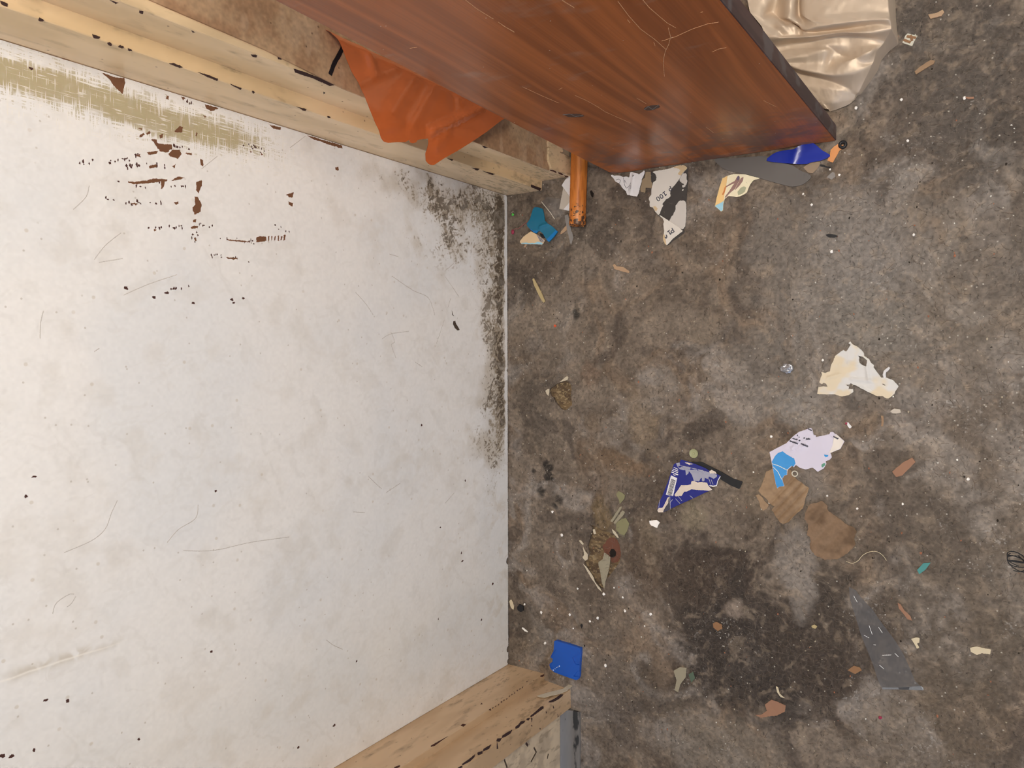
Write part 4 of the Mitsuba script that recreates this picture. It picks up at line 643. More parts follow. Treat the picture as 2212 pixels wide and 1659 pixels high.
lay(k, 'print', [(0.34982,-0.35508),(0.34631,-0.35465),(0.34116,-0.35304),(0.33738,-0.35106),(0.33847,-0.3494),(0.34313,-0.35148),(0.34745,-0.35264)], 'mat_scrap_orange', d0, 2)
lay(k, 'print', [(0.34474,-0.37449),(0.34595,-0.37892),(0.34386,-0.3816),(0.3388,-0.37987),(0.33659,-0.37633),(0.33502,-0.37099),(0.33999,-0.37005)], 'mat_scrap_green', d0, 1)
lay(k, 'print', [(0.35708,-0.37439),(0.35838,-0.37794),(0.35321,-0.37709),(0.34761,-0.37268),(0.3422,-0.36645),(0.3464,-0.36821)], 'mat_scrap_purple', d0, 1)

# grey strip, blue sheet, orange and tan scraps, bead at the board's corner
mat('mat_grey_plastic', lin(98, 94, 92), .42, .4); mat('mat_blue_sheet', lin(22, 44, 150), .30, .5); mat('mat_orange_scrap', lin(214, 146, 92), .6); mat('mat_tan_scrap', lin(146, 126, 106), .6)
d0 = wr(.0020, 18, 7)
solid('plastic_strip', sheet(poly(spline([(0.38602,-0.33831),(0.38766,-0.3443),(0.38488,-0.35982),(0.38302,-0.38658),(0.38059,-0.40916),(0.3695,-0.4296),(0.36457,-0.44047),(0.35739,-0.4496),(0.35185,-0.45943),(0.34713,-0.46337),(0.34259,-0.45953),(0.33847,-0.45224),(0.3378,-0.44072),(0.34065,-0.43154),(0.34633,-0.41714),(0.3532,-0.40078),(0.36007,-0.385),(0.36461,-0.37077),(0.37138,-0.35356),(0.37787,-0.34528)], 3)), .0008, d0, .004), 'mat_grey_plastic', 'long dark grey plastic strip with rounded ends along the foot of the board', 'plastic strip', smooth=40)
d1 = wr(.0022, 28, 4, .0034, [((0.36712,-0.44045), (0.38719,-0.44767), .0015, .004)])
k = solid('blue_sheet', sheet(poly(spline([(0.37424,-0.40876),(0.37976,-0.41341),(0.38304,-0.42016),(0.38435,-0.42856),(0.38396,-0.44349),(0.38641,-0.44839),(0.38906,-0.45732),(0.38887,-0.46497),(0.38378,-0.47102),(0.377,-0.47745),(0.37059,-0.48618),(0.36763,-0.48386),(0.36502,-0.4744),(0.36454,-0.46321),(0.36327,-0.45919),(0.36557,-0.44285),(0.36937,-0.42618)], 2)), .0006, d1, .003), 'mat_blue_sheet', 'glossy deep blue plastic piece lying on the grey strip by the board', 'plastic piece', smooth=40)
solid('tan_scrap', sheet(ragged([(0.36567,-0.46253),(0.36491,-0.47377),(0.36157,-0.4738),(0.35545,-0.46987),(0.35151,-0.46509),(0.35311,-0.45942),(0.3602,-0.45366),(0.36361,-0.45932)], .0004, .0015, 3), .0004, wr(.001, 40, 3, .0005), .003), 'mat_tan_scrap', 'thin tan torn scrap under the right end of the blue sheet', 'paper')
solid('orange_scrap', sheet(ragged([(0.38069,-0.49017),(0.38326,-0.49482),(0.38119,-0.50026),(0.38014,-0.50336),(0.37813,-0.50261),(0.3748,-0.49646),(0.36868,-0.49342),(0.36128,-0.48882),(0.36474,-0.48249),(0.37148,-0.48557),(0.37716,-0.48629)], .0003, .0015, 3), .0005, wr(.002, 50, 3), .0025), 'mat_orange_scrap', 'pale orange torn scrap at the corner of the board', 'paper')
x, y = [(0.38149,-0.50039)][0]
m = trimesh.creation.torus(.0034, .0019, major_sections=24, minor_sections=10); m.apply_translation((x, y, .0022)); solid('black_ring', m, 'mat_black', 'tiny black ring beside the front corner of the board', 'ring', smooth=60)
solid('black_sliver', sheet(poly(spline([(0.36135,-0.4742),(0.36018,-0.47779),(0.35744,-0.48257),(0.35648,-0.48652),(0.35535,-0.48574),(0.35741,-0.47862),(0.35935,-0.47422)], 2)), .0008, wr(.001, 50, 3)), 'mat_black', 'thin black sliver below the orange scrap', 'sliver')
solid('black_husk', sheet(poly(spline([(0.27318,-0.48205),(0.27367,-0.48584),(0.2721,-0.49215),(0.27013,-0.49569),(0.2688,-0.49297),(0.26936,-0.48668),(0.27125,-0.4831)], 3)), .0009, wr(.0012, 50, 5), .002), 'mat_black', 'small black husk alone on the floor right of the plastic strip', 'husk')
scene['mat_clear'] = {'type': 'blendbsdf', 'weight': .42, 'bsdf_0': {'type': 'thindielectric', 'int_ior': 1.45}, 'bsdf_1': {'type': 'principled', 'base_color': {'type': 'rgb', 'value': lin(186, 182, 180)}, 'roughness': .35, 'specular': .5}}
def film(pts, label, name='clear_film', cat='plastic film', amp=.0012, m='mat_clear', seed=3, base=.0012):
    p = poly(pts).segmentize(.004); v, f = trimesh.creation.triangulate_polygon(p, engine='earcut')
    q = sheet(p, .0004, wr(amp, 40, seed, base), .004, seed); h = len(q.vertices) // 2; keep = (q.faces < h).all(1)
    s = trimesh.Trimesh(q.vertices[:h], q.faces[keep], process=False)
    return solid(name, s, m, label, cat)
film([(0.34386,-0.48193),(0.3482,-0.48661),(0.34954,-0.48895),(0.3484,-0.49131),(0.34332,-0.4923),(0.34038,-0.48826)], 'scrap of clear film below the orange scrap, right of the grey strip')

# --- teal clip end, beige and blue scrap, red thread, clear strips in the corner by the door
mat('mat_teal', lin(24, 110, 142), .28, .5); mat('mat_teal_rim', lin(16, 118, 186), .28, .5)
d0 = wr(.0030, 30, 3, .0006, [((0.32222,-0.06349), (0.32614,-0.07939), .0035, .0018)])
tp = poly([(0.35202,-0.0505),(0.35428,-0.05359),(0.35279,-0.06125),(0.34978,-0.0681),(0.3448,-0.06961),(0.33821,-0.07111),(0.33102,-0.07224),(0.32661,-0.07789),(0.31998,-0.08687),(0.31219,-0.09505),(0.30515,-0.08835),(0.29793,-0.07936),(0.30185,-0.07484),(0.31211,-0.06804),(0.31648,-0.06271),(0.31611,-0.05966),(0.31316,-0.05658),(0.31488,-0.05197),(0.32145,-0.04424),(0.32581,-0.03958),(0.33049,-0.03843),(0.33643,-0.04428),(0.34456,-0.0474)])
k = solid('teal_plastic', sheet(tp.buffer(-.0004).buffer(.0004), .0014, d0, .0018), 'mat_teal', 'bent teal plastic piece left of the stick, near the door corner', 'plastic piece', smooth=40)
lay(k, 'rim', [(0.31515,-0.09208),(0.31221,-0.0949),(0.30528,-0.08835),(0.29818,-0.07936),(0.30171,-0.07499),(0.30875,-0.08387)], 'mat_teal_rim', d0, 1, thick=.0016, res=.0018, label='brighter blue rim')
lay(k, 'rim', [(0.32132,-0.04424),(0.31748,-0.05197),(0.31807,-0.05813),(0.31627,-0.05935),(0.31342,-0.05658),(0.31501,-0.05197)], 'mat_teal_rim', d0, 1, thick=.0016, res=.0018)
d0 = wr(.0016, 60, 3)
k = solid('beige_scrap', sheet(ragged([(0.30489,-0.02461),(0.31032,-0.03014),(0.31427,-0.03721),(0.3178,-0.04501),(0.31502,-0.05043),(0.31265,-0.05504),(0.30743,-0.0627),(0.30157,-0.07068),(0.29663,-0.06801),(0.29527,-0.06497),(0.29688,-0.05347),(0.29792,-0.04108),(0.29975,-0.02696),(0.30226,-0.0246)], .0002, .001, 3), .0003, d0, .0018), 'mat_scrap_yellow2', 'small beige paper scrap with a light blue edge below the teal plastic', 'paper') if False else None
mat('mat_scrap_sand', lin(222, 194, 156), .6); mat('mat_scrap_greyish', lin(188, 172, 166), .6)
k = solid('beige_scrap', sheet(ragged([(0.30489,-0.02461),(0.31032,-0.03014),(0.31427,-0.03721),(0.3178,-0.04501),(0.31502,-0.05043),(0.31265,-0.05504),(0.30743,-0.0627),(0.30157,-0.07068),(0.29663,-0.06801),(0.29527,-0.06497),(0.29688,-0.05347),(0.29792,-0.04108),(0.29975,-0.02696),(0.30226,-0.0246)], .0002, .001, 3), .0003, d0, .0018), 'mat_scrap_sand', 'small beige paper scrap with a light blue edge below the teal plastic', 'paper')
lay(k, 'print', [(0.30106,-0.02712),(0.30112,-0.0364),(0.29955,-0.04108),(0.29968,-0.0473),(0.29896,-0.05194),(0.30071,-0.05809),(0.29889,-0.06421),(0.29678,-0.06786),(0.29547,-0.06497),(0.29708,-0.05347),(0.29811,-0.04108),(0.29994,-0.02712)], 'mat_scrap_blue', d0, 1, label='light blue printed edge')
lay(k, 'print', [(0.31231,-0.0552),(0.3073,-0.0627),(0.3016,-0.0703),(0.29823,-0.06817),(0.29902,-0.06421),(0.30245,-0.0604)], 'mat_scrap_greyish', d0, 1)
for q in ([(0.3105,-0.05735),(0.30093,-0.06307)], [(0.3086,-0.06041),(0.29941,-0.06574)], [(0.30535,-0.06422),(0.29921,-0.06802)]): add('stripe', sheet(LineString(q).buffer(.0005), .0002, lambda x, y: d0(x, y) + .0007, .002), 'mat_ink_grey', k)
solid('black_scrap', sheet(poly([(0.31339,-0.06118),(0.31147,-0.06804),(0.30804,-0.07031),(0.30462,-0.07258),(0.30587,-0.06575),(0.30937,-0.0627)]), .0006, wr(.001, 40, 3)), 'mat_black', 'tiny black scrap between the teal plastic and the beige scrap', 'scrap')
film([(0.33585,-0.10611),(0.33714,-0.11195),(0.33194,-0.11341),(0.32605,-0.11559),(0.31905,-0.11631),(0.31072,-0.11776),(0.3093,-0.11957),(0.30096,-0.12138),(0.29088,-0.11776),(0.2939,-0.11558),(0.30419,-0.1134),(0.31393,-0.11049),(0.32488,-0.1083)], 'narrow clear plastic strip beside the worn end of the orange stick', 'clear_strip', 'plastic strip')
k = film([(0.36138,-0.06508),(0.36795,-0.07493),(0.36206,-0.09804),(0.34709,-0.09581),(0.3417,-0.10465),(0.33852,-0.09876),(0.3326,-0.08838)], 'piece of thin clear film lying between the teal plastic and the folded paper', amp=.0006, m='mat_clear_thin', seed=6) if False else None
scene['mat_clear_thin'] = {'type': 'blendbsdf', 'weight': .14, 'bsdf_0': {'type': 'thindielectric', 'int_ior': 1.45}, 'bsdf_1': {'type': 'principled', 'base_color': {'type': 'rgb', 'value': lin(170, 164, 162)}, 'roughness': .4}}
k = film([(0.36138,-0.06508),(0.36795,-0.07493),(0.36206,-0.09804),(0.34709,-0.09581),(0.3417,-0.10465),(0.33852,-0.09876),(0.3326,-0.08838)], 'piece of thin clear film lying between the teal plastic and the folded paper', amp=.0006, m='mat_clear_thin', seed=6)
add('edge', lift(sheet(LineString([(0.36125,-0.06508),(0.35145,-0.0734),(0.34295,-0.08091),(0.33261,-0.08823)]).buffer(.0006), .0006), .0016), 'mat_paper_grey', k)
mat('mat_peel', lin(176, 146, 118), .6)
solid('tan_peel', sheet(ragged([(0.31185,-0.09874),(0.31652,-0.10317),(0.32102,-0.10903),(0.314,-0.10976),(0.31124,-0.10537),(0.30804,-0.09874)], .0003, .001, 3), .0004, wr(.0016, 60, 3), .002), 'mat_peel', 'small tan peel left of the clear plastic strip', 'peel')
mat('mat_red', lin(150, 52, 76), .5); mat('mat_red_thread', lin(150, 96, 92), .6)
k = thing('red_thread', 'thin faded red thread with a crimson bead end near the foot of the door', 'thread')
add('strand', tube3([(*q, .0012) for q in [(0.3338,-0.03804),(0.33124,-0.03413),(0.32876,-0.02941),(0.32593,-0.02467),(0.32362,-0.01991),(0.32504,-0.01673),(0.32369,-0.01353)]], .0006, 6), 'mat_red_thread', k)
x, y = [(0.31995,-0.01112)][0]; m = trimesh.creation.icosphere(2, 1); m.apply_scale((.0040, .0028, .0018)); m.apply_translation((x, y, .0019)); add('bead', m, 'mat_red', k, smooth=True)

# --- beige torn paper with holes
def torn_rgb(p, n, uv):
    a = fbm(p.x * 55, p.y * 55, 2.0, octaves=3)
    return mix(lin(220, 206, 182), lin(216, 214, 212), smoothstep(.42, .62, a))
scene['mat_torn_beige'] = {'type': 'diffuse', 'reflectance': proc(torn_rgb)}
ol = [(0.07381,-0.47356),(0.082,-0.47486),(0.08329,-0.48119),(0.0828,-0.48613),(0.08682,-0.4839),(0.08764,-0.4806),(0.08558,-0.47952),(0.08786,-0.47618),(0.09428,-0.47777),(0.09779,-0.47939),(0.10156,-0.47852),(0.10014,-0.48266),(0.10251,-0.48865),(0.10944,-0.48966),(0.11636,-0.49284),(0.12154,-0.49441),(0.12383,-0.49708),(0.12724,-0.50187),(0.12894,-0.504),(0.12663,-0.50722),(0.13513,-0.51243),(0.13715,-0.50976),(0.13911,-0.51212),(0.13567,-0.51454),(0.13278,-0.51983),(0.12878,-0.52459),(0.12538,-0.52749),(0.12143,-0.52806),(0.11747,-0.53354),(0.11298,-0.53566),(0.11018,-0.5393),(0.10737,-0.53882),(0.10179,-0.54247),(0.09513,-0.54714),(0.0952,-0.55272),(0.09197,-0.56031),(0.08869,-0.56335),(0.08487,-0.56638),(0.07927,-0.56297),(0.07592,-0.56201),(0.07307,-0.55905),(0.06963,-0.55507),(0.07066,-0.55202),(0.07281,-0.54895),(0.07239,-0.54335),(0.0764,-0.53508),(0.08183,-0.52462),(0.08457,-0.51987),(0.08621,-0.51564),(0.08787,-0.51298),(0.08614,-0.51194),(0.08578,-0.50769),(0.08328,-0.51144),(0.08041,-0.51094),(0.08051,-0.51571),(0.07711,-0.51628),(0.07299,-0.51103),(0.07106,-0.50304),(0.0721,-0.49873),(0.07344,-0.49439),(0.0732,-0.48459),(0.07332,-0.47744)]
d0 = wr(.0045, 45, 5, .0004, [((0.11351,-0.51056), (0.11125,-0.52113), .0018, .0015), ((0.09302,-0.51451), (0.09054,-0.53902), .0022, .002), ((0.10959,-0.53054), (0.09271,-0.53333), .0022, .0018), ((0.09439,-0.48655), (0.09857,-0.49951), .0020, .0014), ((0.08183,-0.52462), (0.07266,-0.54284), .002, .002)])
k = solid('torn_paper', sheet(ragged(ol, .00035, .0012, 3, [[(0.12145,-0.52154),(0.12019,-0.52677),(0.11579,-0.53124),(0.11184,-0.53103),(0.10846,-0.53055),(0.1107,-0.52532),(0.11296,-0.52321),(0.11635,-0.52212),(0.11918,-0.52261)], [(0.08733,-0.54826),(0.08764,-0.55029),(0.086,-0.55208),(0.08558,-0.55082)]]), .0003, d0, .0016), 'mat_torn_beige', 'torn beige paper with a hole, lying alone on the floor at the right', 'paper', smooth=50)
add('curl', tube3([(*q, .0012 + .0006 * i) for i, q in enumerate([(0.0949,-0.55095),(0.09851,-0.55025),(0.10242,-0.55111),(0.10467,-0.55361),(0.10746,-0.55609)])], [.0016, .0019, .0017, .0019, .0012], 6), 'mat_paper_white', k)
solid('foil_scrap', (lambda m: (m.apply_translation((*[(0.10576,-0.43633)][0], .004)), m)[1])((lambda m: (setattr(m, 'vertices', m.vertices * (1 + .9 * (meshkit.fbm(m.vertices * 2.2 + 5, 3, 4) - .5))[:, None] * [.0055, .0080, .0034]), m)[1])(trimesh.creation.icosphere(3, 1))), 'mat_foil', 'crumpled silvery foil scrap left of the torn beige paper', 'foil')
scene['mat_foil'] = {'type': 'principled', 'base_color': {'type': 'rgb', 'value': [.36, .36, .38]}, 'roughness': .34, 'metallic': .7}

# --- white and blue paper
mat('mat_label_white', lin(212, 207, 224), .7, .2); mat('mat_label_blue', lin(64, 148, 214), .55); mat('mat_label_green', lin(96, 150, 130), .6); mat('mat_label_back', lin(228, 220, 212), .6)
ol = [(-0.00407,-0.41502),(0.00876,-0.43631),(0.01836,-0.44502),(0.02458,-0.45243),(0.03007,-0.4659),(0.02922,-0.46804),(0.02166,-0.47025),(0.02119,-0.47328),(0.01894,-0.473),(0.0233,-0.48886),(0.02588,-0.49002),(0.02667,-0.49297),(0.02427,-0.49536),(0.02405,-0.49713),(0.0155,-0.50689),(0.00581,-0.50233),(0.00002,-0.49089),(-0.00493,-0.49243),(-0.00824,-0.49039),(-0.01116,-0.48505),(-0.01427,-0.48598),(-0.02024,-0.48276),(-0.02495,-0.47558),(-0.02032,-0.46946),(-0.02324,-0.46092),(-0.02188,-0.4535),(-0.01835,-0.4488),(-0.02181,-0.44603),(-0.02001,-0.44413),(-0.02566,-0.43853),(-0.03223,-0.43796),(-0.03315,-0.4348),(-0.03795,-0.43231),(-0.04689,-0.43493),(-0.04845,-0.42858),(-0.05066,-0.42604),(-0.04524,-0.42407),(-0.02971,-0.42072),(-0.01673,-0.41803)]
d0 = wr(.0050, 24, 6, .0006, [((0.00111,-0.44382), (0.01394,-0.45182), .0014, .0016), ((0.00366,-0.45316), (0.00932,-0.46114), .0012, .0016)])
k = solid('label_paper', sheet(ragged(ol, .0003, .0016, 5), .0003, d0, .0022), 'mat_label_white', 'torn white label paper with a bright blue corner, lying on the brown cardboard', 'paper', smooth=50)
lay(k, 'print', ragged([(-0.00196,-0.43198),(-0.00526,-0.43644),(-0.01041,-0.44654),(-0.01646,-0.44816),(-0.02085,-0.44589),(-0.01953,-0.44362),(-0.0256,-0.43758),(-0.03193,-0.43764),(-0.03283,-0.43467),(-0.03797,-0.43199),(-0.04659,-0.43455),(-0.04812,-0.42858),(-0.05019,-0.42617),(-0.04521,-0.42439),(-0.02968,-0.42104),(-0.01601,-0.4188),(-0.00851,-0.42246),(-0.00444,-0.42627)], .0002, .0016, 4), 'mat_label_blue', d0, 1, label='bright blue printed corner')
for q in ([(-0.01899,-0.4187),(-0.02071,-0.42642),(-0.02571,-0.43789)], [(-0.02312,-0.42067),(-0.02859,-0.42649),(-0.038,-0.43167)]): add('crease', sheet(LineString(q).buffer(.00035), .0002, lambda x, y: d0(x, y) + .0009, .002), 'mat_label_back', k)
lay(k, 'print', [(-0.00254,-0.48305),(-0.00299,-0.48843),(-0.00531,-0.48708),(-0.00581,-0.4853),(-0.00458,-0.48379)], 'mat_label_blue', d0, 1)
lay(k, 'print', ragged([(-0.01533,-0.4803),(-0.01324,-0.48268),(-0.01372,-0.48478),(-0.01628,-0.48451),(-0.01874,-0.48154),(-0.0179,-0.48003)], .0004, .0008, 4), 'mat_label_green', d0, 1)
n = lay(k, 'folded_flap', [(0.00029,-0.43132),(0.00681,-0.43646),(0.01772,-0.44515),(0.02381,-0.45256),(0.02943,-0.46591),(0.02857,-0.46787),(0.02127,-0.47001),(0.02079,-0.47305),(0.01863,-0.47319),(0.02279,-0.48886),(0.01789,-0.49396),(0.01029,-0.49345),(0.00772,-0.49259),(-0.0022,-0.48794),(-0.00069,-0.47834),(-0.00073,-0.46621),(0.00098,-0.45699),(-0.00206,-0.44521),(-0.00182,-0.44396)], 'mat_label_white', d0, 2, step=.0005, label='upper layer with lines of small black print')
lay(k, 'folded_corner', [(0.01759,-0.49414),(0.02374,-0.49725),(0.01548,-0.5066),(0.00606,-0.50221),(0.00028,-0.49101),(-0.00171,-0.48865),(0.00759,-0.49259),(0.01157,-0.49373)], 'mat_label_back', d0, 2, step=.0007)
rs = np.random.default_rng(8); ms = []
for a, b, n, h in (([(0.01162,-0.44069)][0], [(0.00837,-0.45134)][0], 9, .0022), ([(0.0089,-0.45475)][0], [(0.00559,-0.4637)][0], 9, .0022), ([(0.01508,-0.44442)][0], [(0.0135,-0.45067)][0], 6, .0018), ([(0.01327,-0.45223)][0], [(0.01239,-0.45378)][0], 2, .0018), ([(0.0165,-0.45807)][0], [(0.01593,-0.4593)][0], 2, .0018), ([(0.01507,-0.46115)][0], [(0.01537,-0.46635)][0], 6, .0020), ([(0.01928,-0.44999)][0], [(0.01903,-0.45124)][0], 2, .0015), ([(0.01746,-0.45219)][0], [(0.01719,-0.45312)][0], 2, .0013),
                 ([(0.0204,-0.49363)][0], [(0.01758,-0.49956)][0], 6, .0020), ([(0.02896,-0.46285)][0], [(0.02601,-0.46777)][0], 4, .0018)):
    a, b = np.array(a), np.array(b); e = (b - a) / np.linalg.norm(b - a); u = np.array([-e[1], e[0]]); L = np.linalg.norm(b - a); w = L / n
    for i in range(n):   # strokes of the tiny, worn print
        p = a + e * w * (i + .2)
        for s in range(2):
            q = [p + u * h * rs.uniform(-.1, .2) + e * w * .3 * s, p + u * h * rs.uniform(.5, 1.) + e * w * (.3 * s + rs.uniform(-.1, .3)), p + u * h * rs.uniform(0, .6) + e * w * .6]
            ms.append(sheet(LineString(q).buffer(.00028, quad_segs=1), .0002, lambda x, y: d0(x, y) + .0019, .002))
n = add('print', join(ms), 'mat_ink', k); labels[n] = {'kind': 'stuff', 'label': 'lines of tiny worn black print'}

# --- cardboard pieces
def card_rgb(p, n, uv):
    a = fbm(p.x * 60, p.y * 60, 2.0, octaves=3)
    c = mix(lin(158, 133, 108), lin(142, 118, 95), smoothstep(.38, .66, a))
    return c * (.9 + .2 * fbm(p.x * 400, p.y * 400, 3.0, octaves=2))
scene['mat_card'] = {'type': 'diffuse', 'reflectance': proc(card_rgb)}
def card2_rgb(p, n, uv):
    a = fbm(p.x * 50 + 3, p.y * 50, 2.0, octaves=4)
    return mix(lin(134, 111, 91), lin(110, 90, 73), smoothstep(.36, .66, a)) * (.85 + .3 * fbm(p.x * 300, p.y * 300, 3.0, octaves=3))
scene['mat_card_dirty'] = {'type': 'diffuse', 'reflectance': proc(card2_rgb)}
a, b = np.array((-0.04064,-0.45484)), np.array((-0.07619,-0.42529)); e = (b - a) / np.linalg.norm(b - a); nn = np.array([-e[1], e[0]])
q = np.array((-0.06927,-0.41863)); s0 = (q - a) @ nn
def card_dz(x, y):
    s = ((x - a[0]) * nn[0] + (y - a[1]) * nn[1]); s = s * np.sign(-s0)
    wave = .0034 * np.sqrt(np.abs(np.sin(np.pi * (s - .001) / .0095)) + 1e-6) * np.clip((s + abs(s0) + .002) / .004, 0, 1)
    return .0004 + wave + .0008 * meshkit.fbm(np.c_[x * 60, y * 60, x * 0], 2, 3)
solid('cardboard_piece', sheet(ragged([(-0.03008,-0.41082),(-0.02652,-0.41826),(-0.02472,-0.44109),(-0.03538,-0.44841),(-0.03981,-0.45483),(-0.04674,-0.46516),(-0.05221,-0.46404),(-0.05992,-0.46136),(-0.07349,-0.45833),(-0.08193,-0.44966),(-0.09297,-0.44092),(-0.09729,-0.43285),(-0.09206,-0.42707),(-0.07944,-0.41872),(-0.07476,-0.42281),(-0.07139,-0.4145),(-0.06654,-0.41196),(-0.06133,-0.40439),(-0.05656,-0.40056),(-0.05023,-0.4043),(-0.03794,-0.40838)], .0004, .0015, 3), .0006, card_dz, .0011), 'mat_card', 'torn corrugated brown cardboard piece below the white and blue label paper', 'cardboard', smooth=60)
solid('cardboard_fragment', sheet(ragged([(-0.06288,-0.39723),(-0.06161,-0.40145),(-0.06534,-0.40694),(-0.06944,-0.40865),(-0.07394,-0.41452),(-0.07931,-0.41207),(-0.08241,-0.40708),(-0.0785,-0.40369),(-0.07098,-0.40194)], .0004, .0012, 3), .0006, wr(.001, 40, 3), .002), 'mat_card', 'small cardboard fragment torn off left of the corrugated piece', 'cardboard')
def c2(x, y):
    s = ((x - a[0]) * nn[0] + (y - a[1]) * nn[1]) * np.sign(-s0)
    return .0003 + .0014 * np.sqrt(np.abs(np.sin(np.pi * s / .0150)) + 1e-6) + .0006 * meshkit.fbm(np.c_[x * 60, y * 60, x * 0], 2, 3)
solid('flattened_cardboard', sheet(ragged([(-0.07821,-0.46075),(-0.0677,-0.46616),(-0.06206,-0.48088),(-0.0671,-0.48747),(-0.07204,-0.48714),(-0.08117,-0.50017),(-0.08874,-0.51151),(-0.09106,-0.51896),(-0.0963,-0.52197),(-0.10549,-0.51913),(-0.11252,-0.52069),(-0.1242,-0.51192),(-0.13308,-0.50075),(-0.13611,-0.48552),(-0.13284,-0.47386),(-0.12473,-0.46673),(-0.10973,-0.46737),(-0.10785,-0.46263),(-0.09431,-0.46485),(-0.08741,-0.46005)], .0012, .0016, 3), .0005, c2, .002), 'mat_card_dirty', 'dirty flattened brown cardboard stuck to the floor, right of the corrugated piece', 'cardboard', smooth=60)
mat('mat_ring_white', lin(206, 200, 186), .5)
x, y = [(-0.03007,-0.44716)][0]; m = trimesh.creation.torus(.0034, .0008, major_sections=20, minor_sections=8); m.apply_translation((x, y, .0019)); solid('small_ring', m, 'mat_ring_white', 'tiny pale ring at the torn edge of the label paper on the cardboard', 'ring', smooth=60)

# --- dark blue packaging corner and black strip
mat('mat_navy', lin(40, 45, 126), .36, .3); mat('mat_pack_cream', lin(218, 204, 190), .8, .2); mat('mat_pack_grey', lin(160, 160, 178), .6); mat('mat_rubber', lin(33, 33, 36), .6)
solid('black_strip', sheet(poly([(-0.02549,-0.30711),(-0.02476,-0.31176),(-0.02395,-0.32364),(-0.02576,-0.32758),(-0.03037,-0.33801),(-0.03482,-0.3496),(-0.0386,-0.35726),(-0.04338,-0.36737),(-0.04621,-0.37923),(-0.04716,-0.37973),(-0.05537,-0.3762),(-0.05651,-0.37527),(-0.05251,-0.36304),(-0.04553,-0.34967),(-0.0386,-0.33417),(-0.02823,-0.31178)]).buffer(-.0004).buffer(.0004), .0016, wr(.0004, 20, 2)), 'mat_rubber', 'flat black rubber strip sticking out from under the blue packaging', 'rubber strip')
d0 = wr(.0022, 22, 5, .0024, [((-0.03169,-0.29166), (-0.03675,-0.33351), .0014, .0016), ((-0.05027,-0.28699), (-0.07498,-0.28095), -.0006, .002)])
ol = [(-0.02244,-0.29381),(-0.02459,-0.30423),(-0.02651,-0.31289),(-0.03163,-0.32934),(-0.03497,-0.33521),(-0.03345,-0.33843),(-0.03856,-0.34553),(-0.04036,-0.35033),(-0.0419,-0.35066),(-0.0472,-0.3475),(-0.05493,-0.34564),(-0.05666,-0.34051),(-0.05529,-0.33469),(-0.06054,-0.33957),(-0.06252,-0.33538),(-0.0653,-0.32955),(-0.07496,-0.3125),(-0.08251,-0.2985),(-0.09297,-0.2795),(-0.09942,-0.26847),(-0.1006,-0.2608),(-0.09782,-0.25903),(-0.08912,-0.26005),(-0.07801,-0.26559),(-0.05755,-0.27383),(-0.03002,-0.28332),(-0.02782,-0.28672),(-0.02677,-0.29214)]
k = solid('blue_packaging', sheet(ragged(ol, .0002, .0018, 3), .0005, d0, .0022), 'mat_navy', 'torn triangular corner of dark blue packaging with a barcode', 'packaging', smooth=40)
G3 = ".003"
lay(k, 'torn_layer', ragged([(-0.02814,-0.28672),(-0.0269,-0.29214),(-0.03027,-0.29283),(-0.03149,-0.30226),(-0.03501,-0.32676),(-0.03719,-0.33522),(-0.0395,-0.34553),(-0.04233,-0.34555),(-0.04555,-0.34108),(-0.04262,-0.33461),(-0.04685,-0.33334),(-0.04601,-0.33203),(-0.04502,-0.32877),(-0.04955,-0.32782),(-0.05045,-0.32489),(-0.04541,-0.3242),(-0.04685,-0.32224),(-0.05082,-0.32062),(-0.05085,-0.31303),(-0.04274,-0.31033),(-0.04034,-0.30832),(-0.03798,-0.30564),(-0.04125,-0.30499),(-0.0441,-0.30166),(-0.0371,-0.30062),(-0.03642,-0.29287),(-0.03345,-0.28946)], .0005, .0012, 6), 'mat_pack_grey', d0, 1, label='greyish torn paper layer')
lay(k, 'torn_layer', ragged([(-0.05126,-0.30971),(-0.05085,-0.31303),(-0.0523,-0.31833),(-0.05121,-0.32489),(-0.05172,-0.33207),(-0.0554,-0.33352),(-0.06056,-0.33937),(-0.06239,-0.33473),(-0.06273,-0.31971),(-0.0627,-0.30978),(-0.06654,-0.30312),(-0.06706,-0.29909),(-0.07307,-0.29575),(-0.07511,-0.28694),(-0.07349,-0.28489),(-0.06937,-0.28705),(-0.06517,-0.2903),(-0.05863,-0.29433),(-0.05759,-0.30374),(-0.05569,-0.30907)], .0003, .0014, 7), 'mat_pack_cream', d0, 2, label='cream torn paper layer')
lay(k, 'torn_layer', ragged([(-0.0351,-0.33521),(-0.03334,-0.3383),(-0.03556,-0.34359),(-0.03857,-0.3454),(-0.03822,-0.34039),(-0.03872,-0.33588)], .0003, .001, 7), 'mat_pack_cream', d0, 2)
lay(k, 'torn_layer', ragged([(-0.02635,-0.29955),(-0.0256,-0.30357),(-0.02637,-0.30625),(-0.02752,-0.31224),(-0.02893,-0.30626),(-0.02785,-0.30358)], .0004, .0008, 7), 'mat_pack_cream', d0, 1)
lay(k, 'print', [(-0.07776,-0.27475),(-0.07612,-0.27805),(-0.09308,-0.27854),(-0.09912,-0.26882),(-0.09716,-0.26811),(-0.09058,-0.27121),(-0.08621,-0.27534)], 'mat_ink', d0, 1, label='black printed block')
lay(k, 'torn_layer', ragged([(-0.0978,-0.25924),(-0.09392,-0.26147),(-0.09313,-0.26705),(-0.08672,-0.2705),(-0.0779,-0.27461),(-0.07619,-0.27736),(-0.08094,-0.27566),(-0.08621,-0.27534),(-0.0912,-0.27156),(-0.09679,-0.26846),(-0.09946,-0.26812),(-0.1004,-0.2608)], .0003, .001, 9), 'mat_pack_cream', d0, 2)
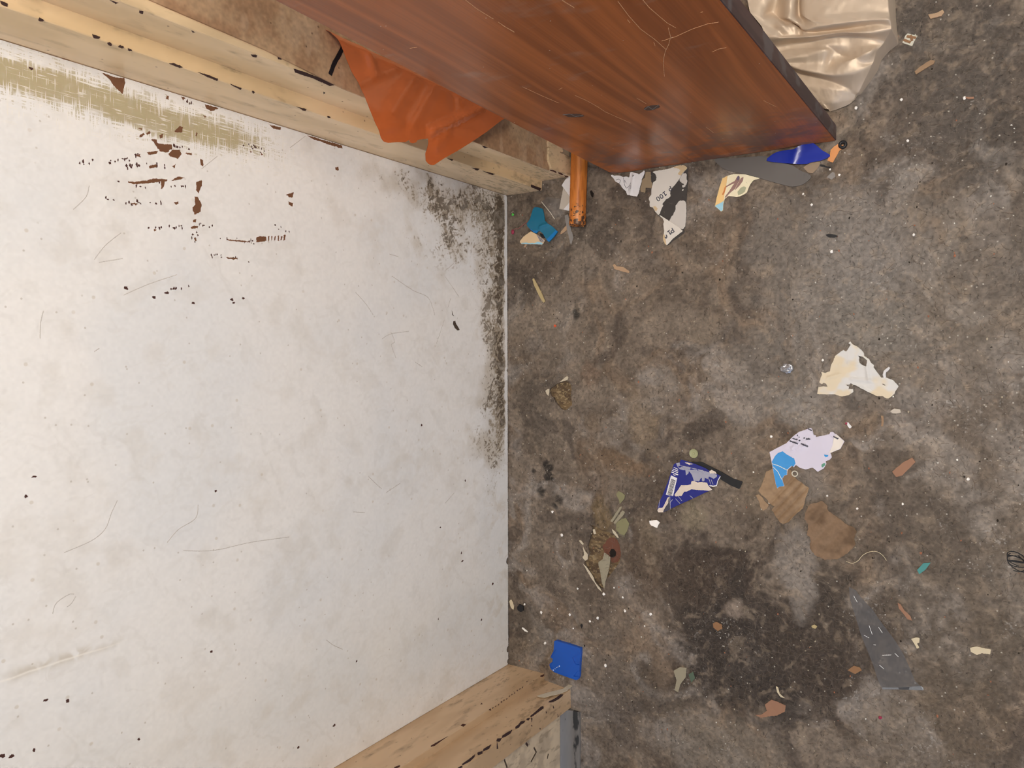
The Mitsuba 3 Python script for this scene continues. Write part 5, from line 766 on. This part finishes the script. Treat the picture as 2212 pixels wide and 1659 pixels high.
lay(k, 'torn_layer', [(-0.04066,-0.35052),(-0.04203,-0.35066),(-0.04732,-0.34763),(-0.05492,-0.34576),(-0.05666,-0.34051),(-0.05541,-0.33482),(-0.05473,-0.33533),(-0.05477,-0.3405),(-0.05373,-0.34499),(-0.04729,-0.34655),(-0.04201,-0.34939)], 'mat_paper_white', d0, 2)
lay(k, 'label', [(-0.04597,-0.27928),(-0.04909,-0.28852),(-0.07503,-0.2825),(-0.07411,-0.27183)], 'mat_paper_white', d0, 1, label='white barcode label')
la, lb, lc = np.array([(-0.04629,-0.27928)][0]), np.array([(-0.07377,-0.27197)][0]), np.array([(-0.04924,-0.28832)][0])
ms, t, rs = [], .14, np.random.default_rng(3)
while t < .95:
    w = rs.choice([.010, .016, .026]); 
    c0, c1 = la + (lb - la) * t + (lc - la) * .22, la + (lb - la) * t + (lc - la) * .86
    c2_, c3 = la + (lb - la) * (t + w) + (lc - la) * .86, la + (lb - la) * (t + w) + (lc - la) * .22
    ms.append(sheet(poly([c0, c1, c2_, c3]), .0002, lambda x, y: d0(x, y) + .0011)); t += w + rs.choice([.012, .018, .024])
n = add('barcode', join(ms), 'mat_ink', k); labels[n] = {'kind': 'stuff', 'label': 'black bars of the barcode'}
for q in ([(-0.03422,-0.28368),(-0.03663,-0.29016)], [(-0.03663,-0.28198),(-0.03908,-0.2903)], [(-0.03879,-0.28096),(-0.04133,-0.28984)], [(-0.04101,-0.28008),(-0.04409,-0.29019)], [(-0.04351,-0.28543),(-0.04457,-0.28986)], [(-0.04438,-0.2827),(-0.04572,-0.28612)]):
    add('stripe', sheet(LineString(q).buffer(.00055, cap_style='flat'), .0002, lambda x, y: d0(x, y) + .0008, .002), 'mat_paper_white', k)
ms = [sheet(LineString(q).buffer(.0004), .0002, lambda x, y: d0(x, y) + .0011, .002) for q in ([(-0.07645,-0.27805),(-0.09316,-0.27895)], [(-0.09326,-0.26147),(-0.08288,-0.26296)], [(-0.07849,-0.28696),(-0.08437,-0.29311)], [(-0.07393,-0.29034),(-0.0802,-0.29579)], [(-0.08527,-0.27809),(-0.07963,-0.28218)], [(-0.07189,-0.30783),(-0.07471,-0.31184)], [(-0.04579,-0.33463),(-0.05316,-0.33726)], [(-0.04678,-0.33787),(-0.05287,-0.34048)])]
n = add('scratches', join(ms), 'mat_pack_grey', k); labels[n] = {'kind': 'stuff', 'label': 'white scratches in the blue print'}

mat('mat_pale_green', lin(158, 160, 124), .35)
x, y = [(-0.01317,-0.31137)][0]
m = trimesh.creation.revolve([(0, .0), (.0061, .0), (.0064, .0008), (.0060, .0017), (.0046, .0014), (.0040, .0010), (.0016, .0010), (.0012, .0022), (0, .0022)], sections=32); m.apply_translation((x, y, .0004)); m.fix_normals()
solid('button_disc', m, 'mat_pale_green', 'small round pale green plastic disc above the blue packaging', 'disc', smooth=40)
solid('white_chip', sheet(ragged([(-0.11481,-0.24598),(-0.1134,-0.25114),(-0.1119,-0.25713),(-0.11532,-0.26226),(-0.11884,-0.25972),(-0.12338,-0.25803),(-0.12119,-0.24945),(-0.11876,-0.24685)], .0003, .001, 3), .0016, wr(.001, 70, 3)), 'mat_white', 'white plaster chip on the floor below the tip of the blue packaging', 'chip')

# --- blue plastic clip
mat('mat_blue_clip', lin(24, 84, 178), .30, .5)
cp = poly([(-0.32068,-0.08947),(-0.31933,-0.09219),(-0.32041,-0.11488),(-0.32223,-0.13594),(-0.3294,-0.13623),(-0.33785,-0.13536),(-0.34522,-0.13478),(-0.3557,-0.13421),(-0.36619,-0.13363),(-0.37126,-0.13188),(-0.37313,-0.12722),(-0.37119,-0.10296),(-0.36963,-0.08911),(-0.36624,-0.08304),(-0.36141,-0.08091),(-0.35816,-0.08122),(-0.3539,-0.0861),(-0.349,-0.08671),(-0.34781,-0.08245),(-0.34252,-0.08489),(-0.33651,-0.08824)]).buffer(-.0006).buffer(.0006, quad_segs=3)
body = trimesh.creation.extrude_polygon(cp, .0058, engine='earcut'); body.apply_translation((0, 0, .0004))
k = thing('plastic_clip', 'broken bright blue plastic clip at the foot of the lower door jamb', 'clip')
import manifold3d
def man(m): return manifold3d.Manifold(manifold3d.Mesh(np.asarray(m.vertices, np.float32), np.asarray(m.faces, np.uint32)))
def prism(pts, z0, z1): m = trimesh.creation.extrude_polygon(poly(pts), z1 - z0, engine='earcut'); m.apply_translation((0, 0, z0)); return m
cut = man(body)
for q, dp in (([(-0.33967,-0.12106),(-0.33021,-0.13362),(-0.32991,-0.13623),(-0.34845,-0.1342),(-0.34897,-0.12721)], .0016), ([(-0.36797,-0.1237),(-0.35739,-0.1313),(-0.35867,-0.13479),(-0.36722,-0.13363)], .0014), ([(-0.35881,-0.08305),(-0.35376,-0.0867),(-0.35798,-0.09155),(-0.3662,-0.0879),(-0.36333,-0.08182)], .0013), ([(-0.33988,-0.08732),(-0.33304,-0.09217),(-0.33358,-0.09458),(-0.34042,-0.08975),(-0.3453,-0.08671),(-0.34847,-0.08184)], .0013)):
    cut = cut - man(prism(q, .0062 - dp, .01))
mm_ = cut.to_mesh(); add('body', trimesh.Trimesh(mm_.vert_properties[:, :3], mm_.tri_verts, process=False), 'mat_blue_clip', k)
ms = [prism(LineString(q).buffer(.0003).exterior.coords, .0046, .0066) for q in ([(-0.33961,-0.12135),(-0.33021,-0.13362)], [(-0.33961,-0.12135),(-0.34202,-0.12341)])]
add('rib', join(ms), 'mat_blue_clip', k)
ms = []
for q, s in (([(-0.36673,-0.0879)][0], .0011), ([(-0.36392,-0.09093)][0], .0008), ([(-0.36139,-0.09396)][0], .0009), ([(-0.35986,-0.09607)][0], .0007), ([(-0.35794,-0.09877)][0], .0011)):
    d = trimesh.creation.icosphere(2, s); d.apply_translation((*q, .0060)); ms.append(d)
add('knob_row', join(ms), 'mat_clip_pale', k, smooth=True); mat('mat_clip_pale', lin(190, 206, 236), .3)

# --- clear plastic blade at the lower right
scene['mat_blade'] = {'type': 'blendbsdf', 'weight': .40, 'bsdf_0': {'type': 'thindielectric', 'int_ior': 1.5}, 'bsdf_1': {'type': 'principled', 'base_color': {'type': 'rgb', 'value': lin(112, 112, 116)}, 'roughness': .35, 'specular': .5}}
k = film([(-0.16606,-0.51377),(-0.16765,-0.51799),(-0.16923,-0.5222),(-0.1738,-0.52475),(-0.18157,-0.5323),(-0.18988,-0.54144),(-0.20109,-0.5489),(-0.21353,-0.55872),(-0.22584,-0.56844),(-0.23764,-0.5757),(-0.25375,-0.58296),(-0.26747,-0.58859),(-0.27251,-0.59522),(-0.27677,-0.59758),(-0.28614,-0.55321),(-0.27604,-0.54821),(-0.26002,-0.54312),(-0.24336,-0.53635),(-0.22238,-0.52782),(-0.20167,-0.52174),(-0.19051,-0.51784),(-0.17825,-0.51476)], 'long pointed shard of clear grey plastic on the floor at the lower right', 'plastic_shard', 'plastic shard', amp=.0014, m='mat_blade')
mat('mat_blade_edge', lin(176, 180, 186), .4)
add('broken_edge', lift(sheet(poly([(-0.28389,-0.55318),(-0.28005,-0.57074),(-0.27251,-0.59484),(-0.27424,-0.59717),(-0.27677,-0.59758),(-0.28218,-0.57077),(-0.28614,-0.55321)]), .0016), .0003), 'mat_blade_edge', k)
n = add('scratches', join(lift(sheet(LineString(q).buffer(.00028), .0002), .0028) for q in ([(-0.1765,-0.51961),(-0.18355,-0.52362)], [(-0.21047,-0.53759),(-0.22021,-0.54099)], [(-0.21022,-0.5482),(-0.21615,-0.55232)], [(-0.22337,-0.53198),(-0.22546,-0.53737)], [(-0.2387,-0.56663),(-0.24193,-0.57024)], [(-0.23295,-0.54279),(-0.23289,-0.54523)], [(-0.25676,-0.5496),(-0.26017,-0.55449)], [(-0.24393,-0.55267),(-0.24141,-0.56228)])), 'mat_paper_white', k); labels[n] = {'kind': 'stuff', 'label': 'short white scratches'}
mat('mat_teal_chip', lin(74, 138, 136), .5)
solid('teal_chip', sheet(poly([(-0.1336,-0.58878),(-0.12437,-0.59543),(-0.12291,-0.6029),(-0.13188,-0.59773),(-0.13842,-0.59122)]), .0012, wr(.0006, 40, 3)), 'mat_teal_chip', 'small blue-green chip on the floor above the clear plastic shard', 'chip')

# --- torn flakes around the nail hole
mat('mat_flake', lin(196, 184, 162), .8); mat('mat_flake_grey', lin(150, 142, 122), .8); mat('mat_flake_green', lin(132, 128, 96), .8); mat('mat_rust', lin(108, 70, 56), .9); mat('mat_hole', (.012, .008, .006), .9)
def fl(name, pts, m, label, cat, amp=.0016, z=.0003, th=.0005, seed=3):
    return solid(name, sheet(ragged(pts, .0003, .0012, seed), th, wr(amp, 70, seed, z), .0018), m, label, cat)
x, y = [(-0.16641,-0.18461)][0]
n = add('rust_stain', lift(sheet(blob(x, y, .0165, .0175, 5, n=26, rough=.18), .0002), -.0041), 'mat_rust', 'floor'); labels[n] = {'label': 'reddish rust stain around the nail hole'}
x, y = [(-0.17178,-0.1851)][0]
n = add('nail_hole', lift(sheet(blob(x, y, .0064, .0052, 7, n=20, rough=.12), .0002), -.0038), 'mat_hole', 'floor'); labels[n] = {'label': 'dark round nail hole'}
fl('paint_flake', [(-0.17132,-0.17284),(-0.17283,-0.17767),(-0.17696,-0.18308),(-0.18747,-0.18202),(-0.19867,-0.18012),(-0.20897,-0.17713),(-0.21364,-0.17533),(-0.22151,-0.17413),(-0.22719,-0.17293),(-0.22001,-0.16989),(-0.21261,-0.16805),(-0.20081,-0.16621),(-0.19137,-0.16315),(-0.18697,-0.16314),(-0.18152,-0.17044)], 'mat_flake_grey', 'torn greyish paint flake covering part of the round nail hole', 'flake', z=-.0010)
fl('paint_flake', [(-0.16622,-0.1378),(-0.1734,-0.14217),(-0.17722,-0.14652),(-0.18503,-0.14616),(-0.18757,-0.14243),(-0.18355,-0.13718),(-0.17815,-0.13993)], 'mat_flake', 'short cream paint flake standing left of the nail hole', 'flake', amp=.004)
fl('paint_flake', [(-0.15887,-0.13027),(-0.15726,-0.13404),(-0.16272,-0.13905),(-0.16438,-0.13655)], 'mat_flake', 'tiny cream flake above the cream one left of the nail hole', 'flake')
fl('splinter', [(-0.19292,-0.13781),(-0.19654,-0.14343),(-0.20336,-0.14964),(-0.21115,-0.15643),(-0.21839,-0.15951),(-0.22545,-0.16685),(-0.23106,-0.16954),(-0.22661,-0.16319),(-0.21814,-0.15767),(-0.21385,-0.15336),(-0.20301,-0.14468)], 'mat_flake', 'long pale splinter along the left edge of the torn hole', 'splinter', amp=.003)
fl('splinter', [(-0.12467,-0.18859),(-0.10416,-0.20306),(-0.10588,-0.20692),(-0.10974,-0.206),(-0.12536,-0.19191)], 'mat_flake_grey', 'broad greyish splinter above the nail hole, the lower of two', 'splinter')
fl('splinter', [(-0.12255,-0.18358),(-0.09977,-0.19894),(-0.09832,-0.20246),(-0.10164,-0.20153),(-0.12376,-0.18716)], 'mat_flake_grey', 'narrow greyish splinter above the nail hole, the upper of two', 'splinter')
fl('paint_flake', [(-0.12414,-0.19309),(-0.11779,-0.20133),(-0.11483,-0.20834),(-0.12271,-0.21418),(-0.13384,-0.21072),(-0.14086,-0.20607),(-0.1396,-0.19903),(-0.13386,-0.19311)], 'mat_flake_green', 'greenish grey flake above and right of the nail hole', 'flake', amp=.001)
fl('paint_flake', [(-0.08207,-0.193),(-0.07635,-0.19653),(-0.0789,-0.20358),(-0.08177,-0.20709),(-0.08724,-0.20594),(-0.09547,-0.19893),(-0.09021,-0.19774)], 'mat_flake_green', 'small greenish flake with a teal streak, topmost above the nail hole', 'flake', amp=.001)
fl('paint_flake', [(-0.13868,-0.1539),(-0.13768,-0.15758),(-0.14452,-0.16004),(-0.14608,-0.15637)], 'mat_flake', 'small cream flake at the upper left edge of the torn hole', 'flake')
fl('paint_flake', [(-0.13365,-0.18598),(-0.13725,-0.19194),(-0.14514,-0.19786),(-0.14598,-0.19551),(-0.13986,-0.18838)], 'mat_flake', 'narrow cream flake at the upper right edge of the torn hole', 'flake')
# rim of the other torn hole
n = fl('lining_flake', [(0.07181,-0.07826),(0.07094,-0.074),(0.06905,-0.07095),(0.06594,-0.07217),(0.06336,-0.07338),(0.06082,-0.07642),(0.06712,-0.07825)], 'mat_flake', 'yellowish torn flap at the left corner of the small square hole in the floor', 'flake', amp=.001)
fl('lining_flake', [(0.08524,-0.10698),(0.08225,-0.0963),(0.08618,-0.10106),(0.09037,-0.10698),(0.09195,-0.11052),(0.08941,-0.11228),(0.08631,-0.11051)], 'mat_flake', 'cream torn flap at the top corner of the small square hole in the floor', 'flake', amp=.001)

# --- peeling paint at the foot of the lower jamb
q = [(-0.08852,0.05551),(-0.09134,0.04764),(-0.09601,0.0385),(-0.10401,0.02618),(-0.11166,0.01743),(-0.11183,0.00549),(-0.11032,-0.00619),(-0.11391,-0.006),(-0.11899,0.00075),(-0.11886,0.01112),(-0.11974,0.01823),(-0.11415,0.03045),(-0.10577,0.04201),(-0.09954,0.05269),(-0.09411,0.05628)]
solid('paint_peel', to_side(sheet(ragged(q, .0004, .0015, 3), .0006, lambda y, z: .0008 + .0035 * np.clip((.045 - z) / .045, 0, 1) + .002 * meshkit.fbm(np.c_[y * 90, z * 60, y * 0], 2, 2), .002), -.3915, 1), 'mat_flake', 'curled strip of peeling cream paint at the foot of the lower door jamb', 'paint peel')

# --- small wood and straw bits, each by itself
mat('mat_straw', lin(178, 160, 118), .7); mat('mat_woodbit', lin(150, 122, 96), .7); mat('mat_woodred', lin(150, 112, 90), .7); mat('mat_bit_pale', lin(206, 192, 164), .7); mat('mat_bit_brown', lin(140, 104, 74), .7)
fl('straw_stick', [(0.24352,-0.04853),(0.24414,-0.05132),(0.23322,-0.05778),(0.21916,-0.06579),(0.20762,-0.07149),(0.20541,-0.06875),(0.21148,-0.06349),(0.22351,-0.0566),(0.23457,-0.05084)], 'mat_straw', 'thin yellowish stick on the floor near the door, below the beige scrap', 'stick', th=.0015)
fl('wood_shaving', [(0.25556,-0.18674),(0.25718,-0.18979),(0.25324,-0.19385),(0.25165,-0.20392),(0.24462,-0.2143),(0.24178,-0.21352),(0.24591,-0.19992),(0.24949,-0.18981)], 'mat_peel', 'curled tan shaving on the floor right of the yellowish stick', 'shaving', amp=.003)
fl('wood_chip', [(-0.01812,-0.56069),(-0.01226,-0.56619),(-0.00608,-0.57233),(0.00045,-0.58184),(-0.00465,-0.58545),(-0.01232,-0.57929),(-0.02189,-0.57144),(-0.0243,-0.56495)], 'mat_woodred', 'reddish wood chip right of the white and blue label paper', 'wood chip', th=.0026, amp=.0008)
fl('wood_chip', [(0.45418,-0.57847),(0.45846,-0.58353),(0.46407,-0.59454),(0.46218,-0.59927),(0.45899,-0.59775),(0.4548,-0.58835),(0.45039,-0.57964)], 'mat_woodbit', 'oblong wood chip on the floor right of the satin bag', 'wood chip', th=.0022, amp=.0008)
fl('wood_chip', [(0.5166,-0.59144),(0.51623,-0.60006),(0.51853,-0.60623),(0.51518,-0.60783),(0.51158,-0.60479),(0.51127,-0.59387)], 'mat_peel', 'pale wood chip topmost at the right of the photo', 'wood chip', th=.0018)
solid('foil_label', sheet(ragged([(0.49107,-0.56455),(0.49838,-0.5677),(0.5005,-0.57011),(0.49539,-0.58063),(0.48991,-0.5775),(0.48476,-0.57516),(0.48836,-0.56865)], .0002, .001, 3), .0004, wr(.0012, 60, 3), .002), 'mat_silver_label', 'small square silvery label with dark bars right of the satin bag', 'label'); mat('mat_silver_label', lin(204, 200, 186), .35)
kk = 'foil_label'
for q in ([(0.49393,-0.56614),(0.48904,-0.57349)], [(0.49711,-0.56934),(0.4931,-0.57906)], [(0.49761,-0.57338),(0.49046,-0.57508)]): add('bar', lift(sheet(LineString(q).buffer(.0013, cap_style='flat'), .0004), .0016), 'mat_bit_brown', kk)
fl('wood_chip', [(0.41566,-0.6299),(0.41457,-0.63292),(0.4141,-0.63817),(0.41175,-0.6388),(0.41184,-0.63372),(0.41384,-0.63038)], 'mat_woodred', 'tiny reddish chip at the far right, right of the satin bag tip', 'wood chip')
fl('wood_shaving', [(-0.17633,-0.56852),(-0.17758,-0.57178),(-0.1841,-0.5759),(-0.19015,-0.5824),(-0.19556,-0.58439),(-0.19436,-0.57925),(-0.18877,-0.57516),(-0.18331,-0.57024)], 'mat_woodred', 'thin curled reddish shaving right of the tip of the plastic shard', 'shaving', amp=.003)
fl('wood_shaving', [(-0.35736,-0.40004),(-0.35557,-0.40694),(-0.34853,-0.41471),(-0.34124,-0.41172),(-0.33205,-0.4204),(-0.33363,-0.43004),(-0.33544,-0.43864),(-0.3436,-0.43776),(-0.35103,-0.42828),(-0.35504,-0.41671),(-0.3596,-0.40697)], 'mat_woodred', 'frayed reddish-brown shaving at the bottom of the photo', 'shaving', amp=.004)
fl('wood_shaving', [(-0.3127,-0.42601),(-0.31301,-0.4289),(-0.32148,-0.43089),(-0.32628,-0.43722),(-0.32621,-0.43189),(-0.32028,-0.42762)], 'mat_bit_pale', 'thin pale shaving just above the frayed reddish-brown one', 'shaving', amp=.003)
fl('paper_bit', [(-0.21796,-0.58358),(-0.21503,-0.58911),(-0.21522,-0.5926),(-0.22068,-0.59235),(-0.22207,-0.59),(-0.22643,-0.59243),(-0.22836,-0.59008),(-0.22352,-0.58732)], 'mat_bit_pale', 'small pale yellowish paper bit right of the plastic shard', 'paper')
fl('paper_bit', [(-0.21605,-0.64435),(-0.21308,-0.65021),(-0.21328,-0.65754),(-0.21347,-0.6648),(-0.2193,-0.66417),(-0.21963,-0.65618),(-0.2228,-0.65109),(-0.22024,-0.64515)], 'mat_bit_pale', 'larger pale yellowish paper bit at the far lower right', 'paper')
fl('wood_shaving', [(0.04879,-0.54716),(0.04891,-0.54999),(0.04192,-0.5505),(0.03597,-0.54972),(0.03634,-0.54774),(0.04338,-0.54822)], 'mat_woodbit', 'thin upright straw-coloured shaving below the torn beige paper', 'shaving')
fl('paper_bit', [(0.05461,-0.55695),(0.05788,-0.56179),(0.05732,-0.56804),(0.05351,-0.56906),(0.05209,-0.56396),(0.05239,-0.55977)], 'mat_paper_grey', 'small crumpled greyish paper bit under the torn beige paper', 'paper')
fl('paper_bit', [(0.0378,-0.50696),(0.0394,-0.50782),(0.03921,-0.51044),(0.03709,-0.51191),(0.03378,-0.51455),(0.03148,-0.51226),(0.03357,-0.51021),(0.03572,-0.50931)], 'mat_paper_white', 'tiny white and red paper bit above the corner of the label paper', 'paper')
labels['paper_bit_003__print'] = {'label': 'red corner'}; 
scene['paper_bit_003__print'] = mikit.ply(lift(sheet(poly([(0.0378,-0.50696),(0.03922,-0.50782),(0.03887,-0.50986),(0.03665,-0.5093),(0.03595,-0.50768)]), .0005), .0022), 'mat_red')
fl('wood_chip', [(-0.24615,-0.34003),(-0.24266,-0.34525),(-0.24527,-0.35319),(-0.25034,-0.35364),(-0.25507,-0.34742),(-0.25175,-0.34112)], 'mat_bit_brown', 'small flat brown chip in the dark stain', 'wood chip')
fl('wood_chip', [(-0.22479,-0.46921),(-0.22178,-0.47282),(-0.22335,-0.47665),(-0.22682,-0.47469),(-0.22714,-0.47106)], 'mat_straw', 'small straw-coloured chip left of the plastic shard', 'wood chip')
fl('wood_chip', [(-0.27196,-0.51339),(-0.26475,-0.52024),(-0.26509,-0.52712),(-0.26826,-0.52972),(-0.2747,-0.52208)], 'mat_bit_brown', 'rounded brown chip left of the lower half of the plastic shard', 'wood chip')
fl('paper_bit', [(0.2948,-0.03128),(0.29821,-0.03365),(0.29883,-0.03796),(0.29634,-0.03639),(0.29326,-0.03403)], 'mat_peel', 'small tan paper bit sticking out below the beige scrap', 'paper')
fl('paper_bit', [(-0.32472,-0.28372),(-0.31722,-0.29336),(-0.31639,-0.30293),(-0.32991,-0.30164),(-0.34243,-0.29348),(-0.35373,-0.29078),(-0.35241,-0.28524),(-0.33709,-0.28794)], 'mat_flake_grey', 'tan paper bit in the dark stain right of the blue clip', 'paper')
fl('paper_bit', [(-0.325,-0.3057),(-0.31951,-0.31243),(-0.32808,-0.31518),(-0.33592,-0.30982)], 'mat_teal_dull', 'tiny greenish paper bit next to the tan one right of the blue clip', 'paper'); mat('mat_teal_dull', lin(84, 100, 84), .7)
P = [(*q, .0012) for q in spline([(-0.1349,-0.51009),(-0.13631,-0.51702),(-0.13195,-0.52383),(-0.12472,-0.52885),(-0.1194,-0.5364),(-0.11786,-0.54475),(-0.12151,-0.55143),(-0.12732,-0.55563)], 4, False)]
solid('loose_thread', tube3(P, .00035, 5), 'mat_bit_pale', 'curved pale thread lying right of the flattened cardboard', 'thread')
solid('lint_clump', join(tube3([(*(np.array([(-0.10888,-0.68759)][0]) + np.array([math.cos(a_ + t) * .012 * (.5 + .5 * math.sin(a_ * 3)), math.sin(a_ + t * 1.3) * .009])), .001 + .0004 * a_) for t in np.linspace(0, 2.6, 9)], .0005, 5) for a_ in np.arange(0, 6, .7)), 'mat_rubber', 'small dark clump of lint at the right border of the photo', 'lint')
fl('seed_husk', [(0.36796,-0.14941),(0.36845,-0.15151),(0.36355,-0.15529),(0.35847,-0.15446),(0.35783,-0.15236),(0.36346,-0.14984)], 'mat_hole', 'dark oval seed husk right of the orange stick', 'seed')
fl('plaster_sliver', [(-0.31401,-0.02578),(-0.31214,-0.02793),(-0.31705,-0.03792),(-0.31867,-0.03707),(-0.31749,-0.03112)], 'mat_white', 'white plaster sliver left of the blue clip', 'plaster')
fl('plaster_sliver', [(-0.27463,-0.0021),(-0.27076,-0.00539),(-0.2752,-0.00929),(-0.28215,-0.01122),(-0.28754,-0.00968),(-0.2842,-0.00491)], 'mat_bit_pale', 'cream crescent-shaped sliver against the door bottom', 'plaster')
fl('black_pebble', [(-0.28095,-0.01793),(-0.27555,-0.02267),(-0.27705,-0.02952),(-0.28418,-0.03014),(-0.28787,-0.02478),(-0.28534,-0.01878)], 'mat_rubber', 'dark pebble near the door bottom next to the cream sliver', 'pebble', th=.0022)
fl('black_bit', [(-0.28788,-0.13283),(-0.2856,-0.13574),(-0.28878,-0.13709),(-0.29347,-0.13516)], 'mat_black', 'tiny black wedge above the blue clip', 'scrap')

def crumb(x, y, s, seed):
    m = trimesh.creation.icosphere(1, 1); v = m.vertices
    m.vertices = v * (1 + 1.1 * (meshkit.fbm(v * 1.6 + seed * 3.3, 2, seed) - .5))[:, None] * [s, s * .9, s * .7] + [x, y, s * .55]; return m
WHITE = [(-0.23365,-0.17271),(-0.23333,-0.20392),(-0.2758,-0.11425),(-0.2501,-0.24821),(-0.27195,-0.16245),(-0.2818,-0.06271),(-0.11977,-0.08339),(-0.15387,-0.10042),(-0.26956,-0.2387),(-0.27439,-0.03123),(-0.27958,-0.14918),(-0.29607,-0.12015),(-0.22161,-0.18933),(-0.32943,-0.06986),(-0.34147,-0.17567),(-0.25264,-0.20758),(-0.233,-0.12796)]
r = np.random.default_rng(9)
for i, (x, y) in enumerate(WHITE):
    solid('plaster_crumb', crumb(x, y, r.uniform(.0012, .0025), i), 'mat_white', 'small white plaster crumb on the floor between the door and the dark stain', 'plaster', 'white plaster crumbs near the door')
for i, (x, y) in enumerate([(0.3753,-0.57211),(0.35353,-0.48566),(0.34545,-0.49649),(0.32699,-0.4538),(0.31229,-0.46418),(0.25158,-0.48857),(0.42382,-0.51493),(0.42473,-0.56461),(0.41442,-0.62916),(0.26426,-0.57977)] + [(0.11617,-0.47936),(0.01617,-0.41679),(-0.03242,-0.3938),(-0.05499,-0.48653),(-0.05615,-0.57231),(-0.06746,-0.52188),(-0.02068,-0.63939),(0.00073,-0.6282),(0.0725,-0.56021)]):
    solid('plaster_crumb', crumb(x, y, r.uniform(.0010, .0019), 40 + i), 'mat_white', 'tiny white crumb scattered on the right half of the floor', 'plaster', 'white crumbs on the open floor')

# --- lint and grit nobody could count
r = np.random.default_rng(31)
def ribbon(P, w):
    P = np.asarray(P); t = np.gradient(P, axis=0); s = np.c_[-t[:, 1], t[:, 0], np.zeros(len(P))]; s /= np.linalg.norm(s, axis=1, keepdims=True) + 1e-12
    n = len(P); V = np.vstack([P + s * w, P - s * w, P + [0, 0, w * 1.4]])
    i = np.arange(n - 1)
    f = np.vstack([np.c_[i, i + 1, i + 2 * n + 1], np.c_[i, i + 2 * n + 1, i + 2 * n], np.c_[i + 2 * n, i + 2 * n + 1, i + n + 1], np.c_[i + 2 * n, i + n + 1, i + n]])
    return V, f
def fibres(n, w, lmin, lmax, seed):
    r = np.random.default_rng(seed); Vs, Fs, o = [], [], 0
    for _ in range(n):
        x, y = r.uniform(-.46, .52), r.uniform(-.74, -.02)
        if not (-.455 < x < .5) or (y > -.14 and abs(x) > .37) or (x > .37 and y > -.56): continue
        a, L = r.uniform(0, 2 * np.pi), r.uniform(lmin, lmax); k = r.normal() * .9
        s = np.linspace(0, 1, 7); th = a + k * s + .25 * np.sin(s * r.uniform(3, 8) + a)
        P = np.c_[x + np.cumsum(np.cos(th)) * L / 7, y + np.cumsum(np.sin(th)) * L / 7, .0003 + .0011 * r.random() * np.sin(np.pi * s)]
        V, f = ribbon(P, w * r.uniform(.6, 1.2)); Vs.append(V); Fs.append(f + o); o += len(V)
    return trimesh.Trimesh(np.vstack(Vs), np.vstack(Fs), process=False)
LINT, GRIT = [], []
def tint(m, rgb, spread, seed):
    n = len(m.vertices); return m, np.tile(rgb, (n, 1)) * np.random.default_rng(seed).uniform(1 - spread, 1 + spread, (n, 1))
for n, w, a, b, s, c in ((6500, .00010, .005, .018, 1, (.235, .195, .160)), (6500, .00012, .004, .014, 2, (.150, .112, .082)), (900, .00012, .003, .008, 3, (.045, .035, .028))):
    LINT.append(tint(fibres(n, w, a, b, s), c, .15, s))
def grit(n, smin, smax, seed):
    r = np.random.default_rng(seed); b = trimesh.creation.icosahedron(); Vs, Fs, o = [], [], 0
    for _ in range(n):
        x, y = r.uniform(-.46, .52), r.uniform(-.74, -.004)
        if (y > -.14 and abs(x) > .37) or (x > .37 and y > -.56): continue
        s = smin + (smax - smin) * r.random() ** 5
        V = b.vertices * r.uniform(.6, 1.3, (12, 1)) * [s * r.uniform(.6, 1.6), s, s * .6] + [x, y, s * .4]; Vs.append(V); Fs.append(b.faces + o); o += 12
    return trimesh.Trimesh(np.vstack(Vs), np.vstack(Fs), process=False)
for n, a, b, s, c in ((1500, .00022, .0011, 5, (.36, .31, .24)), (600, .00022, .0011, 6, (.58, .56, .53)), (700, .0003, .0013, 7, (.03, .025, .02)), (420, .0003, .0014, 8, (.30, .13, .08))):
    GRIT.append(tint(grit(n, a, b, s), c, .2, s))
scene['mat_vertex'] = {'type': 'twosided', 'bsdf': {'type': 'diffuse', 'reflectance': {'type': 'mesh_attribute', 'name': 'vertex_color'}}}
add('lint', join(m for m, _ in LINT), 'mat_vertex', color=np.vstack([c for _, c in LINT])); tag('lint', 'pale and brown lint fibres trodden into the floor covering', 'lint', kind='stuff')
add('grit', join(m for m, _ in GRIT), 'mat_vertex', color=np.vstack([c for _, c in GRIT])); tag('grit', 'pale, dark and reddish grit scattered over the floor', 'grit', kind='stuff')
for q, m, l in (([(0.34742,-0.01081)], 'mat_green_fleck', 'tiny bright green fleck near the door corner'), ([(-0.32241,-0.55114)], 'mat_red', 'tiny red fleck left of the bottom of the photo, below the plastic shard'), ([(0.16905,-0.0884)], 'mat_orange_fleck', 'tiny orange fleck on the floor near the middle of the door bottom')):
    x, y = q[0]; solid('fleck', crumb(x, y, .0022, 3), m, l, 'fleck')
mat('mat_green_fleck', lin(90, 190, 80), .5); mat('mat_orange_fleck', lin(214, 92, 56), .5)
